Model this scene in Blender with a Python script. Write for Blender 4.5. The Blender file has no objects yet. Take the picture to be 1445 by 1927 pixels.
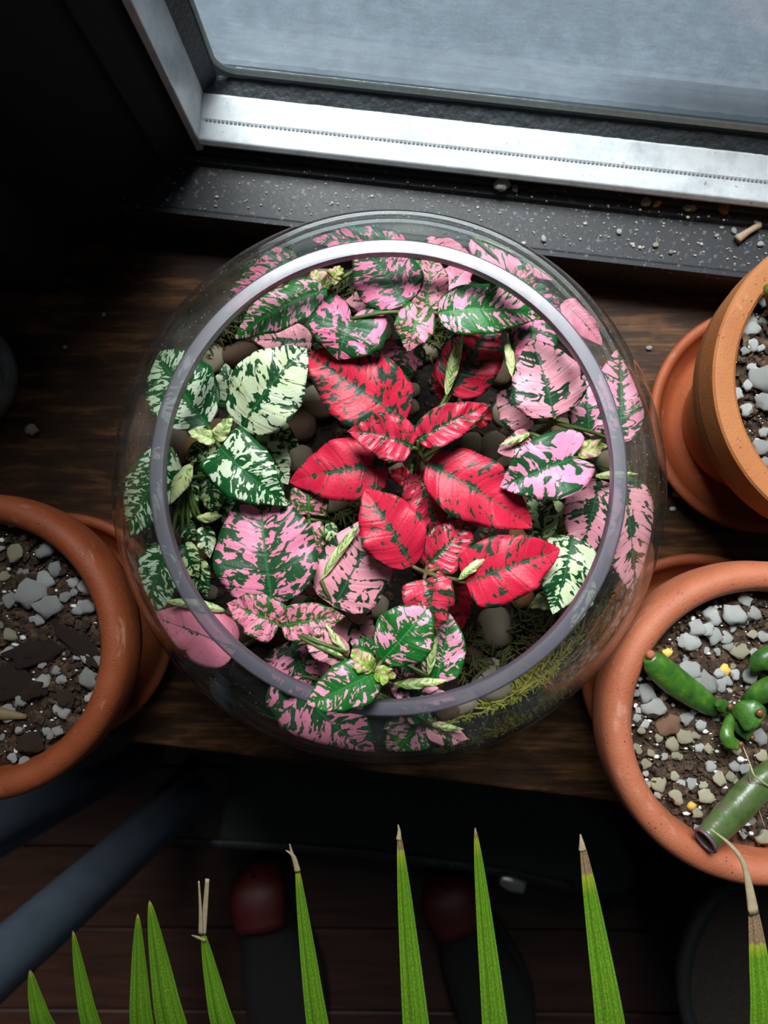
import bpy, bmesh, math, random
import numpy as np
from mathutils import Vector, Matrix, Quaternion, noise
R = random.Random(7)
PI = math.pi
SC = bpy.context.scene
COL = SC.collection

# ------------------------------------------------------------------ camera
H = 0.428                       # camera height over the shelf top
F = 1450.0                      # focal length in px of the 1445x1927 frame
CX, CY = 722.5, 963.5
nad = Vector((15.5, -56.5, -F)).normalized()
ROT = nad.rotation_difference(Vector((0, 0, -1)))
cam = bpy.data.cameras.new('camera')
cam.sensor_fit = 'VERTICAL'; cam.sensor_height = 36.0; cam.lens = 36.0 * F / 1927.0
cam.clip_start = 0.01; cam.clip_end = 30
cam.dof.use_dof = True; cam.dof.focus_distance = 0.305; cam.dof.aperture_fstop = 13.0
co = bpy.data.objects.new('camera', cam); COL.objects.link(co)
co.location = (0, 0, H); co.rotation_mode = 'QUATERNION'; co.rotation_quaternion = ROT
SC.camera = co

# ------------------------------------------------------------------ world, lights, exposure
w = bpy.data.worlds.new('world'); SC.world = w; w.use_nodes = True
w.node_tree.nodes['Background'].inputs[0].default_value = (0.75, 0.85, 1.0, 1)
w.node_tree.nodes['Background'].inputs[1].default_value = 0.036
def area(name, loc, target, sx, sy, power, col):
    l = bpy.data.lights.new(name, 'AREA'); l.shape = 'RECTANGLE'; l.size = sx; l.size_y = sy
    l.energy = power; l.color = col
    o = bpy.data.objects.new(name, l); COL.objects.link(o)
    o.location = loc
    o.rotation_euler = (Vector(target) - Vector(loc)).to_track_quat('-Z', 'Y').to_euler()
    return o
area('daylight', (-0.10, 0.86, 1.42), (0.0, 0.02, 0.05), 0.95, 0.6, 140.0, (1.0, 0.98, 0.95))
SC.view_settings.view_transform = 'Standard'
SC.view_settings.look = 'None'
SC.view_settings.gamma = 1.0
SC.view_settings.use_curve_mapping = False
SC.view_settings.exposure = 0.0
SC.cycles.max_bounces = 12; SC.cycles.transparent_max_bounces = 24
SC.cycles.caustics_reflective = False; SC.cycles.caustics_refractive = False

# ------------------------------------------------------------------ geometry helpers
def P(px, py, z):               # point of the world at height z seen at a pixel of the photograph
    d = ROT @ Vector((px - CX, -(py - CY), -F))
    t = (z - H) / d.z
    return Vector((d.x * t, d.y * t, z))
def mm(px, z):                  # px length at height z -> metres
    return px * (H - z) / F

def mesh(name, verts, faces, mat=None, parent=None, smooth=True, uv=None):
    me = bpy.data.meshes.new(name)
    me.from_pydata([tuple(v) for v in verts], [], faces)
    if smooth: me.polygons.foreach_set('use_smooth', [True] * len(me.polygons))
    for i, layer in enumerate(uv or []):
        l = me.uv_layers.new(name='uv%d' % i)
        arr = np.asarray(layer, dtype=np.float32)
        idx = np.empty(len(me.loops), dtype=np.int32); me.loops.foreach_get('vertex_index', idx)
        l.data.foreach_set('uv', arr[idx].ravel())
    me.update()
    o = bpy.data.objects.new(name, me); COL.objects.link(o)
    if mat: me.materials.append(mat)
    if parent: o.parent = parent
    return o
def thing(name, label, cat, loc=(0, 0, 0), group=None):
    o = bpy.data.objects.new(name, None); COL.objects.link(o); o.location = loc
    o.empty_display_size = 0.01
    o['label'] = label; o['category'] = cat
    if group: o['group'] = group
    return o
def tag(o, label, cat, group=None):
    o['label'] = label; o['category'] = cat
    if group: o['group'] = group
    return o
def under(o, parent):           # parent, keeping the world position
    o.parent = parent
    o.matrix_parent_inverse = Matrix.Translation(-Vector(parent.location)) if parent.parent is None else Matrix.Identity(4)
    return o
def structure(o):
    o['kind'] = 'structure'; return o

def lathe(prof, c=(0, 0, 0), n=96, wob=0.0):
    vs, fs = [], []
    k = len(prof)
    for i in range(n):
        a = 2 * PI * i / n
        ww = 1 + wob * math.sin(3 * a + 1) 
        for r, z in prof: vs.append((c[0] + r * ww * math.cos(a), c[1] + r * ww * math.sin(a), c[2] + z))
    for i in range(n):
        j = (i + 1) % n
        for q in range(k - 1):
            fs.append((i * k + q, j * k + q, j * k + q + 1, i * k + q + 1))
    return vs, fs
def prism(poly, z0, z1):        # convex plan polygon extruded
    n = len(poly)
    vs = [(p[0], p[1], z0) for p in poly] + [(p[0], p[1], z1) for p in poly]
    fs = [tuple(range(n))[::-1], tuple(range(n, 2 * n))]
    fs += [(i, (i + 1) % n, n + (i + 1) % n, n + i) for i in range(n)]
    return vs, fs
def bevel(o, wdt, seg=3):
    m = o.modifiers.new('bev', 'BEVEL'); m.width = wdt; m.segments = seg; m.limit_method = 'ANGLE'; m.angle_limit = 0.6
    return o
def spline(pts, n):             # Catmull-Rom through points
    pts = [Vector(p) for p in pts]
    if len(pts) == 2: return [pts[0].lerp(pts[1], i / (n - 1)) for i in range(n)]
    q = [2 * pts[0] - pts[1]] + pts + [2 * pts[-1] - pts[-2]]
    out = []
    for i in range(n):
        t = i / (n - 1) * (len(pts) - 1); k = min(int(t), len(pts) - 2); u = t - k
        a, b, c, d = q[k:k + 4]
        out.append(0.5 * ((2 * b) + (c - a) * u + (2 * a - 5 * b + 4 * c - d) * u * u + (3 * b - a - 3 * c + d) * u ** 3))
    return out
def tube(pts, radii, n=24, seg=10, flat=1.0, up=Vector((0, 0, 1)), cap=True):
    c = spline(pts, n)
    rr = np.interp(np.linspace(0, 1, n), np.linspace(0, 1, len(radii)), radii)
    vs, fs = [], []
    for i in range(n):
        t = (c[min(i + 1, n - 1)] - c[max(i - 1, 0)]).normalized()
        s = t.cross(up)
        if s.length < 1e-3: s = t.cross(Vector((1, 0, 0)))
        s.normalize(); u = s.cross(t)
        for j in range(seg):
            a = 2 * PI * j / seg
            vs.append(c[i] + s * (math.cos(a) * rr[i]) + u * (math.sin(a) * rr[i] * flat))
    for i in range(n - 1):
        for j in range(seg):
            k = (j + 1) % seg
            fs.append((i * seg + j, i * seg + k, (i + 1) * seg + k, (i + 1) * seg + j))
    if cap:
        fs.append(tuple(range(seg))[::-1]); fs.append(tuple(range((n - 1) * seg, n * seg)))
    return vs, fs
def merge(parts):
    vs, fs = [], []
    for v, f in parts:
        o = len(vs); vs += [tuple(x) for x in v]; fs += [tuple(i + o for i in ff) for ff in f]
    return vs, fs

# ------------------------------------------------------------------ material helpers
class NT:
    def __init__(s, name):
        s.m = bpy.data.materials.new(name); s.m.use_nodes = True
        s.t = s.m.node_tree; s.bsdf = s.t.nodes['Principled BSDF']; s.out = s.t.nodes['Material Output']
    def n(s, typ, ins=None, **kw):
        nd = s.t.nodes.new(typ)
        for k, v in kw.items(): setattr(nd, k, v)
        for k, v in (ins or {}).items():
            if isinstance(v, bpy.types.NodeSocket): s.t.links.new(v, nd.inputs[k])
            else: nd.inputs[k].default_value = v
        return nd
    def link(s, a, b): s.t.links.new(a, b)
    def fresnel(s, f0=0.04):       # Schlick, the same from both sides of a thin sheet
        f = s.n('ShaderNodeLayerWeight', {'Blend': 0.5}).outputs['Facing']
        return s.math('ADD', f0, s.math('MULTIPLY', s.math('POWER', f, 5.0), 1 - f0))
    def math(s, op, a, b=0.0, c=0.0, clamp=False):
        nd = s.n('ShaderNodeMath', {0: a, 1: b, 2: c}, operation=op); nd.use_clamp = clamp; return nd.outputs[0]
    def mix(s, f, a, b):
        nd = s.n('ShaderNodeMix', data_type='RGBA')
        for k, v in ((0, f), (6, a), (7, b)):
            if isinstance(v, bpy.types.NodeSocket): s.link(v, nd.inputs[k])
            else: nd.inputs[k].default_value = v if k == 0 else (tuple(v) + (1,))[:4]
        return nd.outputs[2]
    def ramp(s, f, stops):
        nd = s.n('ShaderNodeValToRGB', {0: f}); e = nd.color_ramp.elements
        while len(e) < len(stops): e.new(0.5)
        for x, (p, c) in zip(e, stops): x.position = p; x.color = (tuple(c) + (1,))[:4]
        return nd.outputs[0]
    def noise(s, vec, scale, detail=3.0, rough=0.5, dist=0.0):
        return s.n('ShaderNodeTexNoise', {'Vector': vec, 'Scale': scale, 'Detail': detail, 'Roughness': rough, 'Distortion': dist}).outputs[0]
    def obj(s): return s.n('ShaderNodeTexCoord').outputs['Object']
    def mapping(s, v, scale=(1, 1, 1), rot=(0, 0, 0), loc=(0, 0, 0)):
        return s.n('ShaderNodeMapping', {'Vector': v, 'Scale': scale, 'Rotation': rot, 'Location': loc}).outputs[0]
    def bump(s, h, strength=0.3, dist=0.001):
        b = s.n('ShaderNodeBump', {'Height': h, 'Strength': strength, 'Distance': dist}).outputs[0]
        s.link(b, s.bsdf.inputs['Normal']); return b
    def set(s, **kw):
        for k, v in kw.items():
            i = s.bsdf.inputs[k.replace('_', ' ')]
            if isinstance(v, bpy.types.NodeSocket): s.link(v, i)
            else: i.default_value = v if not isinstance(v, tuple) else (v + (1,))[:4]
        return s
def plain(name, col, rough=0.6, metal=0.0, bump=0.0, scale=300, var=0.15):
    t = NT(name); o = t.obj()
    nz = t.noise(o, scale, 4)
    c2 = tuple(min(1, x * (1 + var * 2)) for x in col); c1 = tuple(x * (1 - var * 2) for x in col)
    t.set(Base_Color=t.mix(nz, c1, c2), Roughness=rough, Metallic=metal)
    if bump: t.bump(nz, bump, 0.0006)
    return t.m

# leaf material: blotches run along the side veins, green along veins and margin
def leaf_mat(name, spot, green, thr, fa=1.5, fb=5.0, margin=0.10, midrib=0.16, side=0.05, spot2=None, detail=3.0, gloss=0.42, veincol=None):
    t = NT(name)
    uv0 = t.n('ShaderNodeUVMap', uv_map='uv0').outputs[0]     # cm across, cm along (vein aligned)
    uv1 = t.n('ShaderNodeUVMap', uv_map='uv1').outputs[0]     # 0..1 to the edge, 0..1 along
    rnd = t.n('ShaderNodeObjectInfo').outputs['Random']
    off = t.n('ShaderNodeCombineXYZ', {0: t.math('MULTIPLY', rnd, 31.0), 1: t.math('MULTIPLY', rnd, 77.0), 2: t.math('MULTIPLY', rnd, 13.0)}).outputs[0]
    v = t.n('ShaderNodeVectorMath', {0: t.mapping(uv0, (fa * 1.45, fb * 0.85, 1)), 1: off}, operation='ADD').outputs[0]
    n1 = t.noise(v, 1.0, 3.0, 0.52, 1.0)
    big = t.noise(t.n('ShaderNodeVectorMath', {0: uv0, 1: off}, operation='ADD').outputs[0], 0.6, 1.0)
    n1 = t.math('ADD', n1, t.math('MULTIPLY', t.math('SUBTRACT', big, 0.5), 0.25))
    sp = t.n('ShaderNodeSeparateXYZ', {0: uv1}); q, p = sp.outputs[0], sp.outputs[1]
    mid = t.math('MULTIPLY', t.n('ShaderNodeMapRange', {0: q, 1: 0.0, 2: 0.22, 3: 1.0, 4: 0.0}).outputs[0], midrib * 1.1)
    edg = t.math('MULTIPLY', t.n('ShaderNodeMapRange', {0: q, 1: 0.86, 2: 1.0, 3: 0.0, 4: 1.0}).outputs[0], margin)
    fr = t.math('ABSOLUTE', t.math('SUBTRACT', t.math('FRACT', t.math('MULTIPLY', p, 6.5)), 0.5))
    vein = t.n('ShaderNodeMapRange', {0: fr, 1: 0.0, 2: 0.13, 3: 1.0, 4: 0.0}).outputs[0]
    th = t.math('ADD', t.math('ADD', t.math('ADD', thr, mid), edg), t.math('MULTIPLY', vein, side))
    mask = t.n('ShaderNodeMapRange', {0: t.math('SUBTRACT', n1, th), 1: -0.012, 2: 0.012, 3: 0.0, 4: 1.0}).outputs[0]
    tone = t.noise(v, 0.45, 2.0)
    s = t.mix(t.n('ShaderNodeMapRange', {0: tone, 1: 0.3, 2: 0.7}).outputs[0], spot, spot2 or tuple(min(1, c * 1.25) for c in spot))
    g = t.mix(tone, tuple(c * 0.7 for c in green), tuple(c * 1.4 for c in green))
    col = t.mix(mask, g, s)
    vl = t.n('ShaderNodeMapRange', {0: fr, 1: 0.0, 2: 0.03, 3: 0.28, 4: 0.0}).outputs[0]
    ml = t.n('ShaderNodeMapRange', {0: q, 1: 0.015, 2: 0.04, 3: 0.9, 4: 0.0}).outputs[0]
    lines = t.math('MAXIMUM', vl, ml)
    col = t.mix(lines, col, veincol or tuple(c * 2.0 + 0.01 for c in green))
    t.set(Base_Color=col, Roughness=gloss, Specular_IOR_Level=0.35)
    fine = t.noise(t.mapping(uv0, (9, 9, 1)), 1.0, 3)
    vh = t.n('ShaderNodeMapRange', {0: fr, 1: 0.0, 2: 0.12, 3: 0.0, 4: 1.0}).outputs[0]
    t.bump(t.math('ADD', t.math('MULTIPLY', fine, 0.8), t.math('MULTIPLY', vh, 0.6)), 0.3, 0.0006)
    return t.m
GREEN = (0.012, 0.075, 0.022); BRIGHT = (0.018, 0.16, 0.022)
M = {}
M['pinkgreen'] = leaf_mat('pinkgreen', (0.80, 0.16, 0.32), GREEN, 0.50, 1.5, 4.5, 0.12, 0.14)
M['pink'] = leaf_mat('pink', (0.82, 0.23, 0.38), GREEN, 0.48, 1.3, 4.0, 0.10, 0.14)
M['pinkbright'] = leaf_mat('pinkbright', (0.84, 0.26, 0.42), GREEN, 0.45, 1.2, 4.0, 0.10, 0.16)
M['palepink'] = leaf_mat('palepink', (0.78, 0.30, 0.38), (0.012, 0.05, 0.02), 0.42, 1.0, 3.0, 0.06, 0.15)
M['smooth'] = leaf_mat('smooth', (0.80, 0.22, 0.33), (0.02, 0.06, 0.03), 0.31, 1.0, 3.0, 0.10, 0.12)
M['greenpink'] = leaf_mat('greenpink', (0.84, 0.30, 0.46), (0.012, 0.13, 0.018), 0.515, 1.8, 5.0, 0.14, 0.14)
M['finepink'] = leaf_mat('finepink', (0.78, 0.22, 0.34), (0.03, 0.12, 0.02), 0.46, 3.0, 7.0, 0.14, 0.14, 0.08)
M['white'] = leaf_mat('white', (0.64, 0.74, 0.42), (0.008, 0.065, 0.018), 0.455, 1.3, 4.0, 0.06, 0.16, spot2=(0.78, 0.84, 0.64))
M['greenwhite'] = leaf_mat('greenwhite', (0.66, 0.80, 0.52), (0.006, 0.085, 0.016), 0.505, 1.7, 5.0, 0.14, 0.14, spot2=(0.80, 0.86, 0.70))
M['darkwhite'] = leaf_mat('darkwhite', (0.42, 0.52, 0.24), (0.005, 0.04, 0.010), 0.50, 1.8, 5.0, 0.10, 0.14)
M['red'] = leaf_mat('red', (0.58, 0.008, 0.040), (0.008, 0.040, 0.020), 0.445, 1.5, 4.5, 0.10, 0.15, spot2=(0.74, 0.02, 0.065))
M['redbright'] = leaf_mat('redbright', (0.60, 0.010, 0.045), (0.010, 0.05, 0.022), 0.375, 1.4, 4.0, 0.10, 0.14, spot2=(0.72, 0.025, 0.07))
M['redquilt'] = leaf_mat('redquilt', (0.52, 0.008, 0.04), (0.012, 0.055, 0.022), 0.41, 2.2, 5.0, 0.12, 0.13, 0.09, spot2=(0.80, 0.06, 0.12), gloss=0.3)
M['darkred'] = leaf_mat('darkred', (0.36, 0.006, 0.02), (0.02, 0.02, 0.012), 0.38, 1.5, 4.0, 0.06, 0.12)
M['lime'] = leaf_mat('lime', (0.60, 0.66, 0.32), (0.16, 0.32, 0.05), 0.42, 3.0, 7.0, 0.02, 0.05, 0.05)
M['limepink'] = leaf_mat('limepink', (0.75, 0.42, 0.36), (0.22, 0.38, 0.04), 0.47, 3.0, 7.0, 0.10, 0.10, 0.05)
M['under'] = plain('leaf underside', (0.26, 0.34, 0.13), 0.6, scale=400)
M['underred'] = plain('red leaf underside', (0.30, 0.08, 0.07), 0.6, scale=400)
M['limeunder'] = plain('pale curled leaf underside', (0.42, 0.50, 0.18), 0.55, scale=400)
M['stem'] = plain('plant stem', (0.08, 0.13, 0.025), 0.5, scale=500)
M['stemred'] = plain('reddish plant stem', (0.14, 0.10, 0.04), 0.5, scale=500)

# terracotta, soil, perlite, stones, moss, bark
def terracotta(name, a, b):
    t = NT(name); o = t.obj()
    n1 = t.noise(o, 30, 5, 0.6); n2 = t.noise(o, 900, 4, 0.6); n3 = t.noise(t.mapping(o, (1, 1, 4)), 70, 6, 0.65)
    c = t.mix(t.n('ShaderNodeMapRange', {0: n1, 1: 0.35, 2: 0.65}).outputs[0], a, b)
    c = t.mix(t.n('ShaderNodeMapRange', {0: n3, 1: 0.60, 2: 0.75, 3: 0.0, 4: 0.55}).outputs[0], c, (0.62, 0.36, 0.27))
    vo = t.n('ShaderNodeTexVoronoi', {'Vector': o, 'Scale': 420.0}).outputs['Distance']
    pit = t.math('MULTIPLY', t.n('ShaderNodeMapRange', {0: vo, 1: 0.10, 2: 0.22, 3: 1.0, 4: 0.0}).outputs[0],
                 t.n('ShaderNodeMapRange', {0: t.noise(o, 90, 3), 1: 0.5, 2: 0.62}).outputs[0])
    c = t.mix(t.math('MULTIPLY', pit, 0.8), c, (0.06, 0.03, 0.02))
    t.set(Base_Color=c, Roughness=0.62)
    t.bump(t.math('SUBTRACT', t.math('ADD', n2, t.math('MULTIPLY', n3, 1.0)), pit), 0.35, 0.0006)
    return t.m
M['terra'] = terracotta('terracotta', (0.27, 0.055, 0.015), (0.36, 0.085, 0.026))
M['terrapale'] = terracotta('pale terracotta', (0.36, 0.095, 0.042), (0.45, 0.14, 0.07))
M['terratan'] = terracotta('tan terracotta', (0.36, 0.115, 0.030), (0.42, 0.15, 0.045))
t = NT('potting soil'); o = t.obj()
n1 = t.noise(o, 260, 6, 0.7); n2 = t.noise(o, 900, 4, 0.7)
t.set(Base_Color=t.ramp(n1, [(0.3, (0.012, 0.007, 0.004)), (0.5, (0.06, 0.033, 0.019)), (0.70, (0.24, 0.135, 0.075))]), Roughness=0.85)
t.bump(t.math('ADD', n1, t.math('MULTIPLY', n2, 0.5)), 1.0, 0.002); M['soil'] = t.m
t = NT('damp soil'); o = t.obj(); n1 = t.noise(o, 300, 6, 0.7)
t.set(Base_Color=t.ramp(n1, [(0.3, (0.006, 0.004, 0.003)), (0.6, (0.025, 0.016, 0.010)), (0.8, (0.07, 0.045, 0.025))]), Roughness=0.8)
t.bump(n1, 1.0, 0.002); M['damp'] = t.m
def rock(name, a, b, sc=300, bs=0.5):
    t = NT(name); o = t.obj(); rnd = t.n('ShaderNodeObjectInfo').outputs['Random']
    n1 = t.noise(o, sc, 5, 0.65)
    c = t.mix(n1, a, b)
    c = t.n('ShaderNodeHueSaturation', {'Color': c, 'Value': t.n('ShaderNodeMapRange', {0: rnd, 3: 0.7, 4: 1.25}).outputs[0]}).outputs[0]
    t.set(Base_Color=c, Roughness=0.7); t.bump(n1, bs, 0.0008); return t.m
M['perlite'] = rock('perlite', (0.66, 0.66, 0.63), (0.99, 0.99, 0.96), 1100, 1.0)
M['perliteyellow'] = rock('yellowed perlite', (0.60, 0.53, 0.32), (0.95, 0.88, 0.66), 1100, 1.0)
M['amber'] = rock('amber bead', (0.70, 0.38, 0.05), (0.85, 0.55, 0.12), 500, 0.3)
M['bark'] = rock('bark', (0.030, 0.015, 0.010), (0.11, 0.06, 0.038), 500, 1.0)
M['peb_grey'] = rock('grey pebble', (0.24, 0.185, 0.13), (0.44, 0.36, 0.27), 250, 0.3)
M['peb_tan'] = rock('tan pebble', (0.22, 0.16, 0.11), (0.40, 0.31, 0.22), 250, 0.3)
M['peb_brown'] = rock('brown pebble', (0.09, 0.045, 0.028), (0.20, 0.11, 0.07), 300, 0.5)
M['peb_orange'] = rock('orange brown pebble', (0.22, 0.09, 0.03), (0.36, 0.18, 0.07), 300, 0.3)
M['moss'] = rock('yellow green moss', (0.13, 0.12, 0.012), (0.42, 0.38, 0.04), 500, 0.6)
M['mossdark'] = rock('dark olive moss', (0.04, 0.045, 0.010), (0.13, 0.13, 0.03), 500, 0.6)
# wood
t = NT('dark stained wood'); o = t.obj()
v = t.mapping(o, (1.4, 14, 14), (0, 0, math.radians(6.5)))
g1 = t.noise(v, 12, 6, 0.65, 0.4); g2 = t.noise(t.mapping(o, (3, 60, 20), (0, 0, math.radians(6.5))), 12, 4, 0.7); g3 = t.noise(o, 14, 3)
g3 = t.noise(t.mapping(o, (1, 2.2, 1), (0, 0, math.radians(6.5))), 28, 4, 0.6, 0.5)
f = t.math('ADD', t.math('MULTIPLY', g1, 0.45), t.math('ADD', t.math('MULTIPLY', g2, 0.18), t.math('MULTIPLY', g3, 0.37)))
kn = t.n('ShaderNodeVectorMath', {0: o, 1: tuple(P(165, 688, 0))}, operation='DISTANCE').outputs['Value']
kd = t.n('ShaderNodeMapRange', {0: kn, 1: 0.002, 2: 0.011, 3: 1.0, 4: 0.0}).outputs[0]
c = t.ramp(f, [(0.36, (0.006, 0.003, 0.0015)), (0.50, (0.040, 0.016, 0.006)), (0.64, (0.19, 0.080, 0.028))])
c = t.mix(t.math('MULTIPLY', kd, 0.85), c, (0.012, 0.006, 0.004))
t.set(Base_Color=c, Roughness=0.5, Specular_IOR_Level=0.25); t.bump(f, 0.35, 0.001); M['wood'] = t.m
# metals of the window
t = NT('black painted metal'); o = t.obj()
n1 = t.noise(o, 900, 3, 0.6); sp = t.noise(o, 420, 2, 0.5)
dust = t.n('ShaderNodeMapRange', {0: sp, 1: 0.62, 2: 0.70}).outputs[0]
c = t.mix(t.noise(o, 25, 4), (0.010, 0.010, 0.013), (0.024, 0.026, 0.033))
t.set(Base_Color=t.mix(t.math('MULTIPLY', dust, 0.8), c, (0.16, 0.16, 0.17)), Roughness=t.n('ShaderNodeMapRange', {0: n1, 3: 0.45, 4: 0.65}).outputs[0], Metallic=0.0)
t.bump(n1, 0.25, 0.0004); M['blackmetal'] = t.m
M['black'] = plain('matt black paint', (0.003, 0.003, 0.0034), 0.8, scale=80)
t = NT('white aluminium'); o = t.obj()
n1 = t.noise(o, 60, 5, 0.7); n2 = t.noise(o, 700, 3)
c = t.ramp(n1, [(0.25, (0.50, 0.55, 0.60)), (0.55, (0.80, 0.84, 0.88)), (0.8, (0.86, 0.89, 0.92))])
sp = t.n('ShaderNodeMapRange', {0: t.noise(o, 330, 2), 1: 0.70, 2: 0.76, 3: 0.0, 4: 0.7}).outputs[0]
t.set(Base_Color=t.mix(sp, c, (0.18, 0.18, 0.17)), Roughness=0.35, Metallic=0.0); t.bump(n2, 0.15, 0.0004); M['alu'] = t.m
M['gasket'] = plain('dirty black sealant', (0.028, 0.035, 0.042), 0.55, bump=1.0, scale=420, var=0.45)
M['spacer'] = plain('yellowed white bead', (0.52, 0.60, 0.55), 0.5, bump=0.3, scale=300)
M['seam'] = plain('grey seam', (0.42, 0.45, 0.48), 0.5, scale=900, var=0.4)
# window pane: clear sheet under a film of dust
t = NT('dusty window glass'); o = t.obj()
n1 = t.noise(o, 18, 6, 0.65); n2 = t.noise(t.mapping(o, (1, 1, 3)), 120, 5, 0.7)
dif = t.n('ShaderNodeBsdfDiffuse', {'Color': (0.12, 0.165, 0.21, 1)}).outputs[0]
tl = t.n('ShaderNodeBsdfTranslucent', {'Color': (0.11, 0.155, 0.205, 1)}).outputs[0]
dd = t.n('ShaderNodeMixShader', {0: 0.5, 1: dif, 2: tl}).outputs[0]
tr = t.n('ShaderNodeBsdfTransparent', {'Color': (0.93, 0.97, 0.98, 1)}).outputs[0]
n3 = t.noise(o, 900, 3, 0.6)
fac = t.n('ShaderNodeMapRange', {0: t.math('ADD', t.math('MULTIPLY', n1, 0.4), t.math('ADD', t.math('MULTIPLY', n2, 0.3), t.math('MULTIPLY', n3, 0.3))), 1: 0.36, 2: 0.64, 3: 0.12, 4: 0.45}).outputs[0]
a = t.n('ShaderNodeMixShader', {0: fac, 1: tr, 2: dd}).outputs[0]
gl = t.n('ShaderNodeBsdfGlossy', {'Roughness': 0.05}).outputs[0]
fres = t.fresnel()
t.link(t.n('ShaderNodeMixShader', {0: fres, 1: a, 2: gl}).outputs[0], t.out.inputs[0]); M['pane'] = t.m
# bowl glass
def glass(name, tint, dustamt, base=0.0, ior=1.5, rough=0.02):
    t = NT(name); o = t.obj()
    tr = t.n('ShaderNodeBsdfTransparent', {'Color': tint + (1,)}).outputs[0]
    gl = t.n('ShaderNodeBsdfGlossy', {'Color': (1, 1, 1, 1), 'Roughness': rough}).outputs[0]
    fr = t.fresnel()
    a = t.n('ShaderNodeMixShader', {0: fr, 1: tr, 2: gl}).outputs[0]
    vo = t.n('ShaderNodeTexVoronoi', {'Vector': o, 'Scale': 480.0}).outputs
    keep = t.n('ShaderNodeMapRange', {0: t.n('ShaderNodeSeparateColor', {0: vo['Color']}).outputs[0], 1: 0.80, 2: 0.81}).outputs[0]
    dots = t.math('MULTIPLY', t.n('ShaderNodeMapRange', {0: vo['Distance'], 1: 0.10, 2: 0.17, 3: 1.0, 4: 0.0}).outputs[0], keep)
    haze = t.n('ShaderNodeMapRange', {0: t.noise(o, 30, 5, 0.7), 1: 0.45, 2: 0.75, 3: base, 4: base + dustamt * 0.08}).outputs[0]
    df = t.n('ShaderNodeBsdfDiffuse', {'Color': (0.70, 0.70, 0.72, 1)}).outputs[0]
    k = t.math('MAXIMUM', t.math('MULTIPLY', dots, dustamt), haze)
    t.link(t.n('ShaderNodeMixShader', {0: k, 1: a, 2: df}).outputs[0], t.out.inputs[0]); return t.m
M['glass'] = glass('clear bowl glass', (0.95, 0.975, 0.96), 0.5, 0.005)
t = NT('ground glass rim'); o = t.obj()
lw = t.n('ShaderNodeBsdfGlossy', {'Color': (0.85, 0.85, 0.9, 1), 'Roughness': 0.36}).outputs[0]
df = t.n('ShaderNodeBsdfDiffuse', {'Color': (0.10, 0.09, 0.12, 1)}).outputs[0]
tr = t.n('ShaderNodeBsdfTransparent', {'Color': (0.85, 0.85, 0.9, 1)}).outputs[0]
a = t.n('ShaderNodeMixShader', {0: 0.72, 1: tr, 2: df}).outputs[0]
fr = t.n('ShaderNodeMapRange', {0: t.fresnel(), 3: 0.14, 4: 1.0}).outputs[0]
t.link(t.n('ShaderNodeMixShader', {0: fr, 1: a, 2: lw}).outputs[0], t.out.inputs[0]); M['rim'] = t.m

# ------------------------------------------------------------------ the setting: window, sill, shelf, walls
ex = (P(1340, 520, 0.03) - P(190, 390, 0.03)).normalized(); ey = Vector((-ex.y, ex.x, 0))
O = P(370, 267, 0.045)
def Wp(a, b, z): 
    v = O + ex * a + ey * b; return Vector((v.x, v.y, z))
def ab(v): d = v - O; return d.dot(ex), d.dot(ey)
b_front = ab(P(765, 455, 0.03))[1]
b_step = ab(P(900, 352, 0.033))[1]
b_shelf = ab(P(700, 1453, 0.0))[1]
a_left = ab(P(187, 392, 0.03))[0]
def strip(prof, a0, a1):        # profile of (b, z) pulled along the window
    n = len(prof)
    vs = [Wp(a0, b, z) for b, z in prof] + [Wp(a1, b, z) for b, z in prof]
    fs = [(i, (i + 1) % n, n + (i + 1) % n, n + i) for i in range(n)] + [tuple(range(n))[::-1], tuple(range(n, 2 * n))]
    return vs, fs
# shelf board (the pots stand on it)
AL, AR = -0.60, 0.75
vs, fs = strip([(b_shelf, -0.022), (0.01, -0.022), (0.01, 0.0), (b_shelf, 0.0)], AL, AR)
shelf = mesh('wooden_shelf', vs, fs, M['wood'], smooth=False); bevel(shelf, 0.002)
tag(shelf, 'dark stained wooden shelf board under the sill carrying the bowl and pots', 'shelf')
# black metal sill with a raised step and a rolled front edge
sill_prof = [(b_front, 0.0005), (b_front, 0.027), (b_front + 0.0012, 0.0300), (b_front + 0.0035, 0.0302), (b_front + 0.005, 0.0290),
             (b_step - 0.004, 0.0295), (b_step - 0.0028, 0.0322), (b_step, 0.0330), (b_step + 0.002, 0.0322), (b_step + 0.003, 0.0335), (0.03, 0.034), (0.03, 0.0005)]
vs, fs = strip(sill_prof, a_left, AR)
structure(mesh('trim_1', vs, fs, M['blackmetal'], smooth=False))['label'] = 'black metal window sill strewn with crumbs'
# window
win = bpy.data.objects.new('window_1', None); COL.objects.link(win); structure(win)
rail = [(0.0055, 0.0345), (0.0055, 0.0402), (0.0006, 0.0412), (-0.0005, 0.0428), (0.0015, 0.0460), (0.0110, 0.0482), (0.0122, 0.0490), (0.0245, 0.0522), (0.0255, 0.051), (0.0255, 0.0345)]
bg = ab(P(900, 232, 0.052))[1]
s = bg / 0.0245
rail = [(b * s, z) for b, z in rail]
vs, fs = strip(rail, 0.0, AR)
o = mesh('frame', vs, fs, M['alu'], win, smooth=False); bevel(o, 0.0008, 2)
# dashed seam of the rail: a row of small beads
parts = []
for i in range(330):
    a = 0.004 + i * 0.0021
    parts.append(strip([(0.0104 * s, 0.0476), (0.0108 * s, 0.0488), (0.0118 * s, 0.0494), (0.0122 * s, 0.0484)], a, a + 0.0013))
vs, fs = merge(parts); o = mesh('seam', vs, fs, M['seam'], win, smooth=False); o['kind'] = 'stuff'
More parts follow.
